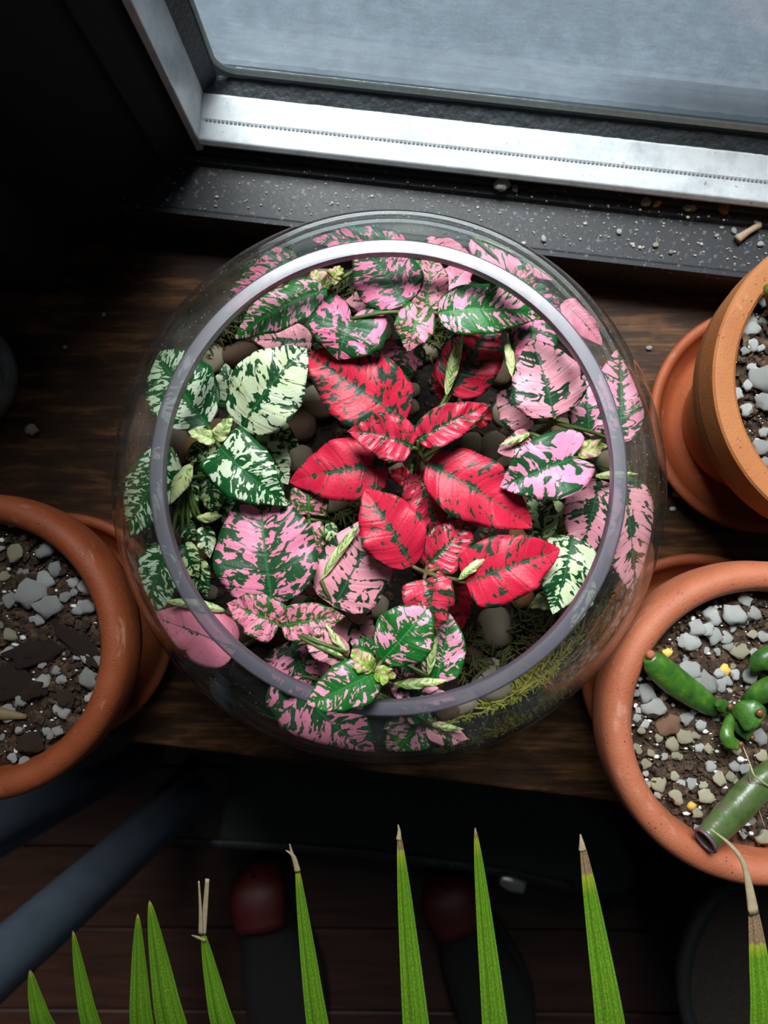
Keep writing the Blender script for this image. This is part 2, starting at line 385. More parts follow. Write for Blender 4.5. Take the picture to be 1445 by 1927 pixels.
# sealant behind the rail
b0 = bg; b1 = b0 + 0.0075
nseg = 260; vs = []; fs = []
for i in range(nseg + 1):
    a = 0.004 + (AR - 0.004) * i / nseg
    for j in range(5):
        f = j / 4
        nz = noise.noise(Vector((a * 260, f * 3, 0))) * 0.0007 + noise.noise(Vector((a * 90, f * 2, 5))) * 0.0005
        vs.append(Wp(a, b0 - 0.001 + f * (b1 - b0 + 0.001) , 0.0512 + f * 0.0045 + nz))
for i in range(nseg):
    for j in range(4): fs.append((i * 5 + j, (i + 1) * 5 + j, (i + 1) * 5 + j + 1, i * 5 + j + 1))
mesh('sealant', vs, fs, M['gasket'], win)
# side jamb of the window frame (aluminium, runs up)
j0 = ab(P(371, 262, 0.047)); j1 = ab(P(380, 186, 0.052))
j1 = (j1[0], b0 + 0.001)
def vprism(pl, z0, z1, name, mat, parent=None, bev=0.0):
    vs, fs = prism([Wp(a, b, 0)[:2] for a, b in pl], z0, z1)
    o = mesh(name, vs, fs, mat, parent, smooth=False)
    if bev: bevel(o, bev, 2)
    return o
vprism([(j0[0] - 0.003, j0[1] - 0.001), (j0[0] + 0.0005, j0[1]), (j1[0], j1[1]), (j1[0] - 0.02, j1[1] + 0.02), (j0[0] - 0.006, j1[1])], 0.036, 1.1, 'side_frame', M['alu'], win, 0.0006)
vprism([(j1[0] - 0.001, j1[1] - 0.001), (j1[0] + 0.0068, b1 - 0.0005), (j1[0] + 0.0068, b1 + 0.002), (j1[0] - 0.004, j1[1] + 0.006)], 0.050, 1.1, 'side_sealant', M['gasket'], win)
# pane: sheet with a rounded lower corner and a pale bead round it
gb = b1 + 0.0005; gx = j1[0] + 0.0060; gz = 0.0560
def corner(off, n=14):
    r = 0.0135 - off; return [(gx + off + r - r * math.cos(PI / 2 * i / n), gz + off + r - r * math.sin(PI / 2 * i / n)) for i in range(n + 1)]
outer = corner(0.0)
pts = [(gx, 1.1)] + outer + [(AR, gz), (AR, 1.1)]
vs = [Wp(a, gb + 0.0015, z) for a, z in pts]; n = len(vs); vs += [Wp(a, gb + 0.0045, z) for a, z in pts]
fs = [tuple(range(n))[::-1], tuple(range(n, 2 * n))] + [(i, (i + 1) % n, n + (i + 1) % n, n + i) for i in range(n)]
mesh('pane', vs, fs, M['pane'], win, smooth=False)
inn = [(a, z + 0.003 * i / 14) for i, (a, z) in enumerate(corner(0.0026))]
oo = [(gx, 1.1)] + outer + [(AR, gz)]; ii = [(gx + 0.0026, 1.1)] + inn + [(AR, gz + 0.0055)]
vs = []; fs = []
for (a, z), (a2, z2) in zip(oo, ii): vs += [Wp(a, gb + 0.001, z), Wp((a + a2) / 2, gb - 0.0008, (z + z2) / 2), Wp(a2, gb + 0.001, z2)]
for i in range(len(oo) - 1):
    for j in range(2): fs.append((i * 3 + j, i * 3 + 3 + j, i * 3 + 4 + j, i * 3 + 1 + j))
mesh('glazing_bead', vs, fs, M['spacer'], win)
# black reveal between frame and casing, with thin edge strip
vprism([(j0[0] - 0.0215, j0[1] - 0.010), (j0[0] - 0.0185, j0[1] - 0.0115), (j0[0] - 0.0045, j0[1] + 0.001), (j0[0] - 0.007, j0[1] + 0.04), (j0[0] - 0.04, j0[1] + 0.04)], 0.034, 1.2, 'inner_frame', M['black'], win, 0.0008)
# outside ledge and insect screen seen through the pane
vs, fs = strip([(gb + 0.008, -0.2), (gb + 0.5, -0.2), (gb + 0.5, 0.0), (gb + 0.060, 0.020), (gb + 0.058, 0.036), (gb + 0.028, 0.040), (gb + 0.026, 0.050), (gb + 0.008, 0.052)], -0.2, AR)
M['ledge'] = plain('weathered grey ledge', (0.050, 0.066, 0.084), 0.7, bump=0.4, scale=120, var=0.25)
o = mesh('trim_2', vs, fs, M['ledge'], smooth=False); structure(o)['label'] = 'grey outside ledge behind the dusty pane'
sb = gb + 0.045
M['screen'] = plain('insect screen wire', (0.62, 0.64, 0.66), 0.4, 0.3, scale=300)
parts = []
sa0 = ab(P(1215, 6, 0.13))[0]
zt = 0.095
for i in range(90):
    a = sa0 + i * 0.0016
    parts.append(tube([Wp(a, sb, zt), Wp(a, sb, zt + 0.10)], [0.00022, 0.00022], 2, 4))
for i in range(50):
    parts.append(tube([Wp(sa0, sb, zt + i * 0.0016), Wp(sa0 + 0.145, sb, zt + i * 0.0016)], [0.00022, 0.00022], 2, 4))
vs, fs = merge(parts); o = mesh('insect_screen', vs, fs, M['screen'], win, smooth=False); o['kind'] = 'stuff'
# black casing post at the end of the sill, wall behind
pA = P(362, 292, 0.03); pB = P(188, 395, 0.03)
cas = [pA[:2], pB[:2], P(140, 470, 0.0)[:2], P(112, 556, 0.0)[:2], P(-260, 536, 0.0)[:2], P(-260, 100, 0.0)[:2], P(200, 60, 0.0)[:2]]
vs, fs = prism(cas, 0.0005, 1.2)
o = mesh('trim_3', vs, fs, M['black'], smooth=False); structure(o)['label'] = 'black casing post at the end of the sill'
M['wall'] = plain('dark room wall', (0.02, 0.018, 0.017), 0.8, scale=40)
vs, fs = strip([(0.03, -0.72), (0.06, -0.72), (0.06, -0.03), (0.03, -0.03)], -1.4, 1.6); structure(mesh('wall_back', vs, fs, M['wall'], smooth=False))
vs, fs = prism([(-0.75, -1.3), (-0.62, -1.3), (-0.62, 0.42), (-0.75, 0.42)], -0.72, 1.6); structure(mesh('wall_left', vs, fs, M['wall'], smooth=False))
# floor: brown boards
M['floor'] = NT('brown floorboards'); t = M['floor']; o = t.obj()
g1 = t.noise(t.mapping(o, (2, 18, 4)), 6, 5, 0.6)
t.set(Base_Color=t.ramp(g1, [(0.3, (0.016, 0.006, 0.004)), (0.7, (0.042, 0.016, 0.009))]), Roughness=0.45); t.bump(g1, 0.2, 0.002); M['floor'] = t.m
FZ = -0.60
fl = bpy.data.objects.new('floor', None); COL.objects.link(fl); structure(fl)
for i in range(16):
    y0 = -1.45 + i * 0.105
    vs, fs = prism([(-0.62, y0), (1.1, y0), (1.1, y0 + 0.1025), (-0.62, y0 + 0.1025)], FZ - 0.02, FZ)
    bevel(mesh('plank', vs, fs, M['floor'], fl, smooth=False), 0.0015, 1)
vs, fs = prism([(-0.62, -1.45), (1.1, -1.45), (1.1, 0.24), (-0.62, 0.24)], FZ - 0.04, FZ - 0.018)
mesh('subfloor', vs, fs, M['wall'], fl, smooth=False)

# ------------------------------------------------------------------ the glass bowl
C0 = Vector((-0.0017, 0.0247, 0.0))
RM, ZM, HU, HL = 0.1203, 0.085, 0.0832, 0.085
ZR = 0.1415
def r_out(z):
    h = HU if z > ZM else HL
    return RM * math.sqrt(max(0.0, 1 - ((z - ZM) / h) ** 2))
out = [(0.0, 0.0006), (0.045, 0.0006), (0.055, 0.0)]
for i in range(60):
    z = 0.004 + (ZR - 0.004) * i / 59
    out.append((max(r_out(z), 0.056 + 0.3 * min(z, 0.02)), z))
TH = 0.0032
inner = [(max(r - TH * (1.0), 0.0), max(z, 0.005)) for r, z in out]
inner = [(0.0, 0.005), (0.05, 0.005)] + [q for q in inner[3:]]
bowl = thing('glass_bowl', 'large round clear glass bowl terrarium with wide open top on wooden shelf', 'bowl', C0)
vs, fs = lathe(out[1:] , (0, 0, 0), 160)
vi, fi = lathe(inner[1:][::-1], (0, 0, 0), 160)
base_o = [(0, 0, 0.0006)]
sv, sf = merge([(vs, fs), (vi, fi)])
mesh('body', sv, sf, M['glass'], bowl)
r1 = r_out(ZR)
rimp = [(r1, ZR - 0.001), (r1 + 0.0001, ZR + 0.0010), (r1 - 0.0001, ZR + 0.0030), (r1 - 0.0004, ZR + 0.0037), (r1 - 0.0009, ZR + 0.0040), (r1 - 0.0030, ZR + 0.0041), (r1 - 0.0053, ZR + 0.0039),
        (r1 - 0.0058, ZR + 0.0031), (r1 - 0.0061, ZR + 0.0010), (r1 - 0.0040, ZR - 0.0008), (r1 - TH, ZR - 0.0015)]
vs, fs = lathe(rimp, (0, 0, 0), 200); ro = mesh('rim', vs, fs, M['rim'], bowl); ro.data.set_sharp_from_angle(angle=0.45)

# planting bed inside the bowl: soil, pebbles, moss
ZS = 0.059
bed = thing('planting_bed', 'dark soil bed with pebbles and moss inside the glass bowl', 'soil', C0 + Vector((0, 0, 0.007)))
def rin(z): return max(r_out(z), 0.056 + 0.3 * min(z, 0.02)) - TH - 0.0006
def soilz(x, y): return ZS + 0.004 * noise.noise(Vector((x * 45, y * 45, 0))) + 0.0018 * noise.noise(Vector((x * 220, y * 220, 3)))
vs, fs = [], []
NR, NA = 40, 120
rs = rin(ZS)
for i in range(NR + 1):
    for j in range(NA):
        r = rs * (i / NR); a = 2 * PI * j / NA
        x, y = r * math.cos(a), r * math.sin(a)
        vs.append((x, y, soilz(x, y) - 0.007 + (0 if i < NR else -0.003)))
for i in range(NR):
    for j in range(NA):
        k = (j + 1) % NA; fs.append((i * NA + j, (i + 1) * NA + j, (i + 1) * NA + k, i * NA + k))
o0 = len(vs); zz = [0.052, 0.044, 0.036, 0.028, 0.02, 0.012, 0.0068]
for z in zz:
    for j in range(NA):
        a = 2 * PI * j / NA; vs.append((rin(z) * math.cos(a), rin(z) * math.sin(a), z - 0.007))
for i in range(len(zz)):
    p0 = NR * NA if i == 0 else o0 + (i - 1) * NA
    for j in range(NA):
        k = (j + 1) % NA; fs.append((p0 + j, o0 + i * NA + j, o0 + i * NA + k, p0 + k))
mesh('soil', vs, fs, M['damp'], bed)

def rockmesh(name, seed, lum=0.25, sub=2, fq=1.6):
    bm = bmesh.new(); bmesh.ops.create_icosphere(bm, subdivisions=sub, radius=1.0)
    for v in bm.verts:
        n = noise.noise(v.co * fq + Vector((seed * 7.3, 0, 0))) * lum + noise.noise(v.co * fq * 2.7 + Vector((0, seed * 3.1, 0))) * lum * 0.5
        v.co *= 1 + n
    me = bpy.data.meshes.new(name); bm.to_mesh(me); bm.free()
    me.polygons.foreach_set('use_smooth', [True] * len(me.polygons)); return me
PEB = {}
def stonemesh(kind, mat, k, lum, sub=2, fq=1.6):
    key = (kind, mat, k)
    if key not in PEB:
        me = rockmesh(kind, k + 1, lum, sub, fq); me.materials.append(M[mat]); PEB[key] = me
    return PEB[key]
def put(name, me, parent, loc, sc, rz=0.0, tilt=(0, 0)):
    o = bpy.data.objects.new(name, me); COL.objects.link(o)
    o.parent = parent; o.location = loc; o.scale = sc; o.rotation_euler = (tilt[0], tilt[1], rz)
    return o
# seen pebbles: px, py, rx, ry, rot, material, z
PX = [(935, 1183, 36, 42, 0.1, 'peb_grey'), (350, 636, 27, 29, -0.4, 'peb_grey'), (562, 800, 34, 32, 0.2, 'peb_brown'), (450, 668, 42, 24, 0.1, 'peb_brown'),
      (404, 662, 18, 22, 0, 'peb_grey'), (568, 866, 27, 30, 0, 'peb_tan'), (283, 826, 30, 44, 0.2, 'peb_tan'), (370, 846, 46, 30, -0.1, 'peb_orange'), (880, 1342, 34, 24, 0.4, 'peb_grey'),
      (938, 1308, 42, 34, 0.6, 'peb_grey'), (925, 1252, 26, 14, 0.3, 'peb_grey'), (575, 448, 34, 27, 0.3, 'peb_tan'), (787, 432, 44, 20, -0.1, 'peb_tan'), (600, 768, 36, 22, 0.1, 'peb_brown'),
      (630, 940, 34, 26, 0.5, 'peb_tan'), (792, 1410, 30, 20, 0.2, 'peb_tan'), (655, 1222, 30, 26, 0.1, 'peb_brown'), (440, 1300, 44, 30, 0.4, 'peb_brown'), (530, 1250, 26, 20, 0, 'peb_brown'),
      (590, 745, 26, 20, 0.3, 'peb_grey'), (900, 905, 34, 24, 0.2, 'peb_brown'), (940, 700, 30, 24, 0, 'peb_brown'), (800, 660, 30, 22, 0.3, 'peb_tan'), (755, 700, 28, 20, 0, 'peb_brown'),
      (1185, 870, 22, 30, 0.2, 'peb_tan'), (1195, 960, 26, 40, 0, 'peb_brown'), (1150, 1190, 40, 26, 0.7, 'peb_brown'), (1098, 1250, 30, 22, 0.7, 'peb_tan'), (860, 1390, 30, 18, 0.2, 'peb_brown'), (1045, 570, 26, 20, 0, 'peb_tan')]
def bedz(v): l = v - C0; return soilz(l.x, l.y)
taken = []
for i, (px, py, rx, ry, rz, mt) in enumerate(PX):
    z = ZS + 0.004
    v = P(px, py, z); l = v - C0
    lim = rin(z) - mm(min(rx, ry), z) * 0.9 - 0.0015
    d = math.hypot(l.x, l.y)
    if d > lim: l.x *= lim / d; l.y *= lim / d
    h = mm((rx + ry) / 2, z) * 0.75
    taken.append((l.x, l.y, mm(max(rx, ry), z)))
    put('pebble', stonemesh('pebble', mt, i % 4, 0.16, 3, 1.1), bed, (l.x, l.y, soilz(l.x, l.y) + h * 0.45 - 0.007), (mm(rx, z), mm(ry, z), h), rz)
mats = ['peb_grey', 'peb_tan', 'peb_brown', 'peb_brown', 'peb_orange', 'peb_tan']
n = 0
while n < 110:
    a = R.uniform(0, 2 * PI); r = (rin(ZS) - 0.008) * math.sqrt(R.random())
    x, y = r * math.cos(a), r * math.sin(a); s = R.uniform(0.003, 0.0068)
    if any(math.hypot(x - u, y - v) < 0.75 * (s + q) for u, v, q in taken): 
        if R.random() < 0.97: continue
    taken.append((x, y, s)); n += 1
    mt = R.choice(mats)
    put('pebble', stonemesh('pebble', mt, n % 4, 0.16, 3, 1.1), bed, (x, y, soilz(x, y) + s * 0.25 - 0.007), (s * R.uniform(0.9, 1.35), s, s * 0.7), R.uniform(0, PI))
def clods(parent, r, z, seed, cnt, rr, hf, mat):
    parts = []; src = stonemesh('clod', mat, 1, 0.7, 1); base = [v.co.copy() for v in src.vertices]; bf = [tuple(p.vertices) for p in src.polygons]
    for i in range(cnt):
        a = rr.uniform(0, 2 * PI); q = (r - 0.002) * math.sqrt(rr.random()); x, y = q * math.cos(a), q * math.sin(a)
        s = 0.0005 + min(rr.expovariate(1 / 0.0006), 0.0022); rot = Matrix.Rotation(rr.uniform(0, PI), 3, 'Z'); k1 = rr.uniform(0.7, 1.8)
        c = Vector((x, y, hf(x, y) + s * 0.2)); parts.append(([rot @ Vector((b.x * s * k1, b.y * s, b.z * s * 0.7)) + c for b in base], bf))
    vs, fs = merge(parts); o = mesh('soil_clod', vs, fs, M[mat], parent, smooth=False); o['kind'] = 'stuff'
clods(bed, rin(ZS) - 0.003, ZS, 3, 1500, random.Random(3), lambda x, y: soilz(x, y) - 0.007, 'soil')
# moss: tufts of short curved strands
def moss(px, py, rad, cnt, mat, zt=0.012):
    z = ZS + 0.004; l = P(px, py, z) - C0; parts = []
    for i in range(cnt):
        a = R.uniform(0, 2 * PI); r = mm(rad, z) * math.sqrt(R.random())
        x, y = l.x + r * math.cos(a), l.y + r * math.sin(a)
        d = math.hypot(x, y); lim = rin(ZS + 0.012) - 0.0025
        if d > lim: x *= lim / d; y *= lim / d
        b = Vector((x, y, soilz(x, y) - 0.007)); L = R.uniform(0.4, 1.0) * zt
        a = R.uniform(0, 2 * PI); dv = Vector((math.cos(a), math.sin(a), 0))
        m1 = b + dv * L * 0.25 + Vector((0, 0, L * 0.7)); e = m1 + dv * L * 0.7 + Vector((0, 0, R.uniform(-0.3, 0.3) * L))
        dd = math.hypot(e.x, e.y)
        if dd > lim + 0.003: e.x *= lim / dd; e.y *= lim / dd
        parts.append(tube([b, m1, e], [0.0006, 0.0007, 0.0003], 5, 4))
        for q in range(2):
            c = m1.lerp(e, R.uniform(0.1, 0.9)); a2 = R.uniform(0, 2 * PI)
            parts.append(tube([c, c + Vector((math.cos(a2), math.sin(a2), 0.5)) * L * 0.25], [0.0005, 0.0002], 2, 3))
    vs, fs = merge(parts); o = mesh('moss', vs, fs, M[mat], bed); o['kind'] = 'stuff'
for m_ in [(1030, 1305, 60, 260, 'moss', 0.013), (985, 1360, 60, 150, 'moss', 0.010), (900, 1235, 50, 110, 'mossdark', 0.010), (1000, 1200, 45, 90, 'mossdark', 0.010), (380, 560, 60, 150, 'mossdark', 0.014),
           (430, 520, 30, 50, 'moss', 0.012), (860, 1375, 40, 60, 'moss', 0.007), (1140, 1120, 45, 90, 'mossdark', 0.012), (1080, 1240, 50, 100, 'mossdark', 0.012), (1200, 920, 40, 80, 'moss', 0.010), (815, 640, 30, 60, 'mossdark', 0.01),
           (650, 560, 30, 50, 'mossdark', 0.012), (560, 640, 25, 40, 'mossdark', 0.01), (650, 955, 20, 40, 'mossdark', 0.01), (1060, 560, 30, 50, 'moss', 0.012)]: moss(*m_)

# ------------------------------------------------------------------ leaves
def keep_in(v):                 # press a leaf against the inside of the glass instead of through it
    if v.z > 0.1475: return v
    l = v - C0; d = math.hypot(l.x, l.y)
    lim = (r_out(min(v.z, ZR)) - TH - 0.0018) if v.z < 0.134 else (r1 - 0.0075)
    if d > lim:
        l.x *= lim / d; l.y *= lim / d; v = C0 + l
    return v
def leaf(plant, bx, by, bz, tx, ty, tz, wpx, kind, arch=0.006, bend=0.0, fold=0.25, roll=0.0, lobe=0.06, m=0.72, tip=0.25, ruf=0.0012, quilt=0.00035, droop=0.25,
         wl=1.0, wr=1.0, name='leaf', label=None, label_under='under', seed=None):
    bz /= 100; tz /= 100
    B = P(bx, by, bz); T = P(tx, ty, tz); zm = (bz + tz) / 2
    W = mm(wpx, zm)
    ax = (T - B); L = ax.length
    side0 = Vector((ax.y, -ax.x, 0)).normalized()
    mid = (B + T) / 2 + Vector((0, 0, arch)) + side0 * mm(bend, zm)
    def cl(t):
        if t < 0:
            d = (mid - B) * 2; d = Vector((d.x, d.y, d.z * 0.15)); return B + d * t, d.normalized()
        p = (1 - t) ** 2 * B + 2 * t * (1 - t) * mid + t * t * T
        d = 2 * (1 - t) * (mid - B) + 2 * t * (T - mid); return p, d.normalized()
    NV, NU = 26, 7
    seed = seed if seed is not None else (bx * 13 + by * 7) % 97
    vs, u0, u1 = [], [], []
    cr, sr = math.cos(roll), math.sin(roll)
    for i in range(NV + 1):
        p = i / NV
        vm = p ** 1.42
        xo = (math.sin(PI * p ** m) ** 0.80) * (1 - tip * p ** 3)
        if lobe > 0.2 and p < 0.42:
            kf = min(1.0, (lobe - 0.2) / 0.25); x1 = (math.sin(PI * 0.42 ** m) ** 0.80) * (1 - tip * 0.42 ** 3)
            xo = xo * (1 - kf) + kf * x1 * (0.5 - 0.5 * math.cos(PI * p / 0.42)) ** 0.75
        yo = p ** 1.0 * 1.0 + (-lobe * math.sin(PI * min(p / 0.42, 1.0)) if lobe else 0)
        yo = yo + 0.03 * math.sin(PI * p)
        for j in range(-NU, NU + 1):
            q = abs(j) / NU; s = 1 if j >= 0 else -1
            ww = wr if s > 0 else wl
            x = s * q * xo * W / 2 * ww
            y = vm + (yo - vm) * (q ** 1.25)
            c, tg = cl(y if y < 1 else 1)
            sd = tg.cross(Vector((0, 0, 1)))
            if sd.length < 1e-4: sd = side0.copy()
            sd.normalize(); nn = sd.cross(tg)
            sd2 = sd * cr + nn * sr; nn2 = nn * cr - sd * sr
            lat = abs(x)
            h = lat * fold - droop * lat * lat / (W / 2 + 1e-6)
            rel = quilt * (abs(math.sin(PI * 6.5 * p)) - 0.5) * (4 * q * (1 - q)) 
            rel += ruf * q * q * (math.sin(p * 13 + seed + (2 if s > 0 else 0)) + 0.6 * math.sin(p * 25 + seed * 1.7)) * math.sin(PI * p)
            wv = 1 + 0.022 * q * math.sin(p * 21 + seed * 2.3 + s)
            v = c + sd2 * (x * wv) + nn2 * (h + rel)
            vs.append(keep_in(v)); u0.append((x * 100, vm * L * 100)); u1.append((q, p))
    fs = []; K = 2 * NU + 1
    for i in range(NV):
        for j in range(K - 1):
            fs.append((i * K + j, i * K + j + 1, (i + 1) * K + j + 1, (i + 1) * K + j))
    o = mesh(name, [v - Vector(plant.location) for v in vs], fs, M[kind], plant, uv=[u0, u1])
    o.data.materials.append(M['underred' if kind in ('darkred',) else label_under])
    sm = o.modifiers.new('thick', 'SOLIDIFY'); sm.thickness = 0.00035; sm.offset = -1; sm.material_offset = 1; sm.material_offset_rim = 1
    if label: o['label'] = label
    plant['_b'] = 1
    bases.setdefault(plant.name, []).append(B)
    return o
bases = {}
def curl(plant, bx, by, bz, tx, ty, tz, wpx, kind='lime', bend=0, arch=0.004, label='pale green curled leaf edge'):
    return leaf(plant, bx, by, bz, tx, ty, tz, wpx, kind, arch=arch, bend=bend, fold=-0.45, lobe=0, m=0.8, tip=0.1, ruf=0.0006, quilt=0.0002, droop=0.3, label=label, label_under='limeunder')
def stems(plant, hub, hz, mat='stem', extra=()):
    """one branching stem: from the soil to the hub, petioles out to each leaf base"""
    hubv = P(hub[0], hub[1], hz / 100)
    g = C0 + (hubv - C0) * 0.9; gz = bedz(g) - 0.002
    g = Vector((g.x, g.y, gz))
    parts = [tube([g, g.lerp(hubv, 0.5) + Vector((0.002, 0.001, 0)), hubv], [0.0019, 0.0016, 0.0011], 14, 8)]
    for B in bases.get(plant.name, []):
        if B.z > hubv.z - 0.022 and (B - hubv).length < 0.045:
            st = hubv
        else:
            f = max(0.15, min(0.95, (B.z - gz - 0.012) / max(hubv.z - gz, 0.01))); st = g.lerp(hubv, f)
        if (B - st).length > 0.001:
            md = st.lerp(B, 0.5) + Vector((0, 0, min(0.004, (B - st).length * 0.15)))
            pts = [keep_in(q) for q in (st, md, B)]
            parts.append(tube(pts, [0.0010, 0.0008, 0.0008], 8, 6))
    vs, fs = merge(parts)
    mesh('stem', [Vector(v) - Vector(plant.location) for v in vs], fs, M[mat], plant)
def plant(name, label, hub, group=None):
    l = P(hub[0], hub[1], 0.05); l = C0 + (l - C0) * 0.9; l.z = ZS
    p = thing(name, label, 'plant', l, group); return p

# --- red plant, upper rosette
r1p = plant('polka_dot_plant', 'red polka dot plant with the rosette just above the middle of the bowl opening', (787, 845))
leaf(r1p, 763, 792, 12.2, 576, 664, 12.0, 150, 'red', wl=0.95, wr=1.05, fold=0.30, arch=0.008, bend=-6, tip=0.1, ruf=0.002)
leaf(r1p, 776, 842, 13.2, 655, 812, 13.2, 88, 'redquilt', arch=0.006, bend=12, fold=0.45, quilt=0.0014, lobe=0.1)
leaf(r1p, 786, 828, 13.3, 921, 763, 13.0, 72, 'redquilt', arch=0.007, fold=0.5, quilt=0.0014, lobe=0.08, tip=0.45, bend=-4)
leaf(r1p, 847, 742, 10.6, 935, 598, 10.8, 118, 'red', fold=0.2, arch=0.006, tip=0.1)
curl(r1p, 840, 745, 11.0, 872, 625, 11.6, 24, 'lime', bend=-5)
leaf(r1p, 860, 752, 9.8, 812, 700, 9.6, 55, 'red', arch=0.003)
leaf(r1p, 732, 876, 11.9, 545, 908, 11.6, 124, 'redbright', fold=0.2, arch=0.009, tip=0.15, bend=8, m=0.66)
leaf(r1p, 801, 872, 12.4, 1001, 993, 12.2, 128, 'redbright', fold=0.25, arch=0.009, bend=-8, tip=0.0, ruf=0.002, m=0.66, lobe=0.0)
leaf(r1p, 786, 888, 11.2, 818, 1006, 10.8, 88, 'redquilt', fold=0.5, arch=0.006, bend=-8, quilt=0.0010)
leaf(r1p, 770, 905, 9.5, 735, 885, 9.3, 36, 'darkred')
leaf(r1p, 895, 800, 9.0, 925, 775, 9.0, 30, 'darkred')
stems(r1p, (787, 846), 12.9, 'stem')
# --- red plant, lower rosette
r2p = plant('polka_dot_plant', 'red polka dot plant with the rosette below the first, over a grey stone', (802, 1078))
leaf(r2p, 776, 1066, 12.8, 687, 922, 13.0, 122, 'redbright', fold=0.3, arch=0.009, bend=4, tip=0.1, m=0.78, lobe=0.0)
leaf(r2p, 803, 1066, 12.2, 882, 978, 11.6, 88, 'redquilt', fold=0.45, arch=0.006, quilt=0.0015, bend=5)
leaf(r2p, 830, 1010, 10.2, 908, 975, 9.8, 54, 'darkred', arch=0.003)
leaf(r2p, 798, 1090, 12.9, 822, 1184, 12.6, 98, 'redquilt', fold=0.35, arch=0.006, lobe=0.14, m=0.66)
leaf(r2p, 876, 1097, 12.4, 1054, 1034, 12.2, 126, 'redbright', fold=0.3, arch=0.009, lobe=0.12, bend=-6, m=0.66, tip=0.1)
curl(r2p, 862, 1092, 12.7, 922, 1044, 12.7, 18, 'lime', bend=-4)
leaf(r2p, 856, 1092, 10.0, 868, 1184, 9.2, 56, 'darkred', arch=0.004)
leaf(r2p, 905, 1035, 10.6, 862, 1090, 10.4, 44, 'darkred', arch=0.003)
stems(r2p, (801, 1078), 12.6, 'stemred')
# --- white plant, upper
wp = plant('polka_dot_plant', 'green and creamy white polka dot plant beside the first red rosette', (405, 822))
leaf(wp, 455, 806, 12.2, 577, 656, 13.0, 142, 'white', fold=0.3, arch=0.010, bend=-6, tip=0.1, m=0.8)
leaf(wp, 392, 802, 12.0, 292, 662, 10.6, 140, 'greenwhite', fold=0.3, arch=0.007, lobe=0.0, m=0.74, tip=0.0)
leaf(wp, 440, 775, 10.8, 424, 684, 11.2, 62, 'white', arch=0.004)
leaf(wp, 414, 842, 13.0, 541, 951, 12.8, 118, 'greenwhite', fold=0.25, arch=0.009, lobe=0.20, bend=6, m=0.62)
leaf(wp, 408, 828, 12.7, 354, 812, 12.9, 30, 'lime', fold=0.4, arch=0.003, label='small lime green young leaf')
leaf(wp, 408, 828, 12.8, 438, 786, 13.1, 30, 'lime', fold=0.4, arch=0.003, label='small lime green young leaf')
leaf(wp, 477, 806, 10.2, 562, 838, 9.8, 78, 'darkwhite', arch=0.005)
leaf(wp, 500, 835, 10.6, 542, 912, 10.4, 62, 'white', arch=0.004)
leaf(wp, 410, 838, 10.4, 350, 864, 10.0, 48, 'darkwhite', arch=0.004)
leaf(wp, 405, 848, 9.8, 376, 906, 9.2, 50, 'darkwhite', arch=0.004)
stems(wp, (408, 830), 12.5)
# --- white plant, lower by the glass
wq = plant('polka_dot_plant', 'green and white polka dot plant leaning against the glass near the smaller pot side', (350, 890))
wq['label'] = 'green and white polka dot plant pressing against the glass below the upper white one'
leaf(wq, 322, 842, 11.2, 222, 1018, 9.8, 100, 'greenwhite', fold=0.2, arch=0.006, bend=-12, m=0.8, tip=0.1)
curl(wq, 362, 872, 11.6, 322, 948, 11.6, 34, 'lime', bend=6)
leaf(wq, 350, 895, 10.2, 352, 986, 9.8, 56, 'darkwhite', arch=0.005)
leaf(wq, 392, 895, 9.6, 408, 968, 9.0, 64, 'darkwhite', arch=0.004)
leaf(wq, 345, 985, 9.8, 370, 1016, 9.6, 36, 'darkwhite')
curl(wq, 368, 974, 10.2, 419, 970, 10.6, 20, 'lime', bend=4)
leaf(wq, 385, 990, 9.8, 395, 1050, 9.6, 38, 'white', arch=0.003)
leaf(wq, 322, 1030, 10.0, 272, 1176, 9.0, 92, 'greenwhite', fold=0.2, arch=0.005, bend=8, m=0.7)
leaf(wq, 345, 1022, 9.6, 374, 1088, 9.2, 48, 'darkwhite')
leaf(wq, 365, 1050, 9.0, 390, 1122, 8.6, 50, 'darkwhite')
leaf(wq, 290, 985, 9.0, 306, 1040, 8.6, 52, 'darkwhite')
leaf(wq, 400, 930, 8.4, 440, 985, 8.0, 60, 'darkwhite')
stems(wq, (352, 900), 10.6)
# --- big pink one with its small neighbours (centre left)
pb = plant('polka_dot_plant', 'pink and green polka dot plant with the broadest leaf below the white plant', (530, 1178))
leaf(pb, 513, 1138, 12.6, 490, 912, 11.8, 192, 'pink', fold=0.25, arch=0.010, m=0.74, lobe=0.05, tip=0.0)
leaf(pb, 526, 1176, 13.0, 428, 1136, 12.9, 84, 'finepink', fold=0.4, arch=0.006, lobe=0.16, m=0.62, quilt=0.0012, bend=8)
leaf(pb, 530, 1178, 13.0, 649, 1160, 12.9, 72, 'finepink', fold=0.35, arch=0.006, lobe=0.10, quilt=0.0012, bend=-6)
leaf(pb, 445, 1222, 11.2, 284, 1160, 9.6, 108, 'smooth', fold=0.15, arch=0.006, m=0.62, tip=0.0, bend=10)
curl(pb, 425, 1150, 11.0, 306, 1131, 10.6, 22, 'lime', bend=6)
leaf(pb, 548, 1206, 11.0, 592, 1312, 10.6, 130, 'pink', fold=0.3, arch=0.006, lobe=0.12)
leaf(pb, 425, 1150, 9.6, 470, 1175, 9.2, 60, 'palepink')
leaf(pb, 655, 1236, 12.9, 570, 1180, 13.1, 62, 'palepink', fold=0.3, arch=0.007, bend=-8)
curl(pb, 648, 1240, 13.3, 572, 1196, 13.3, 18, 'lime', bend=4)
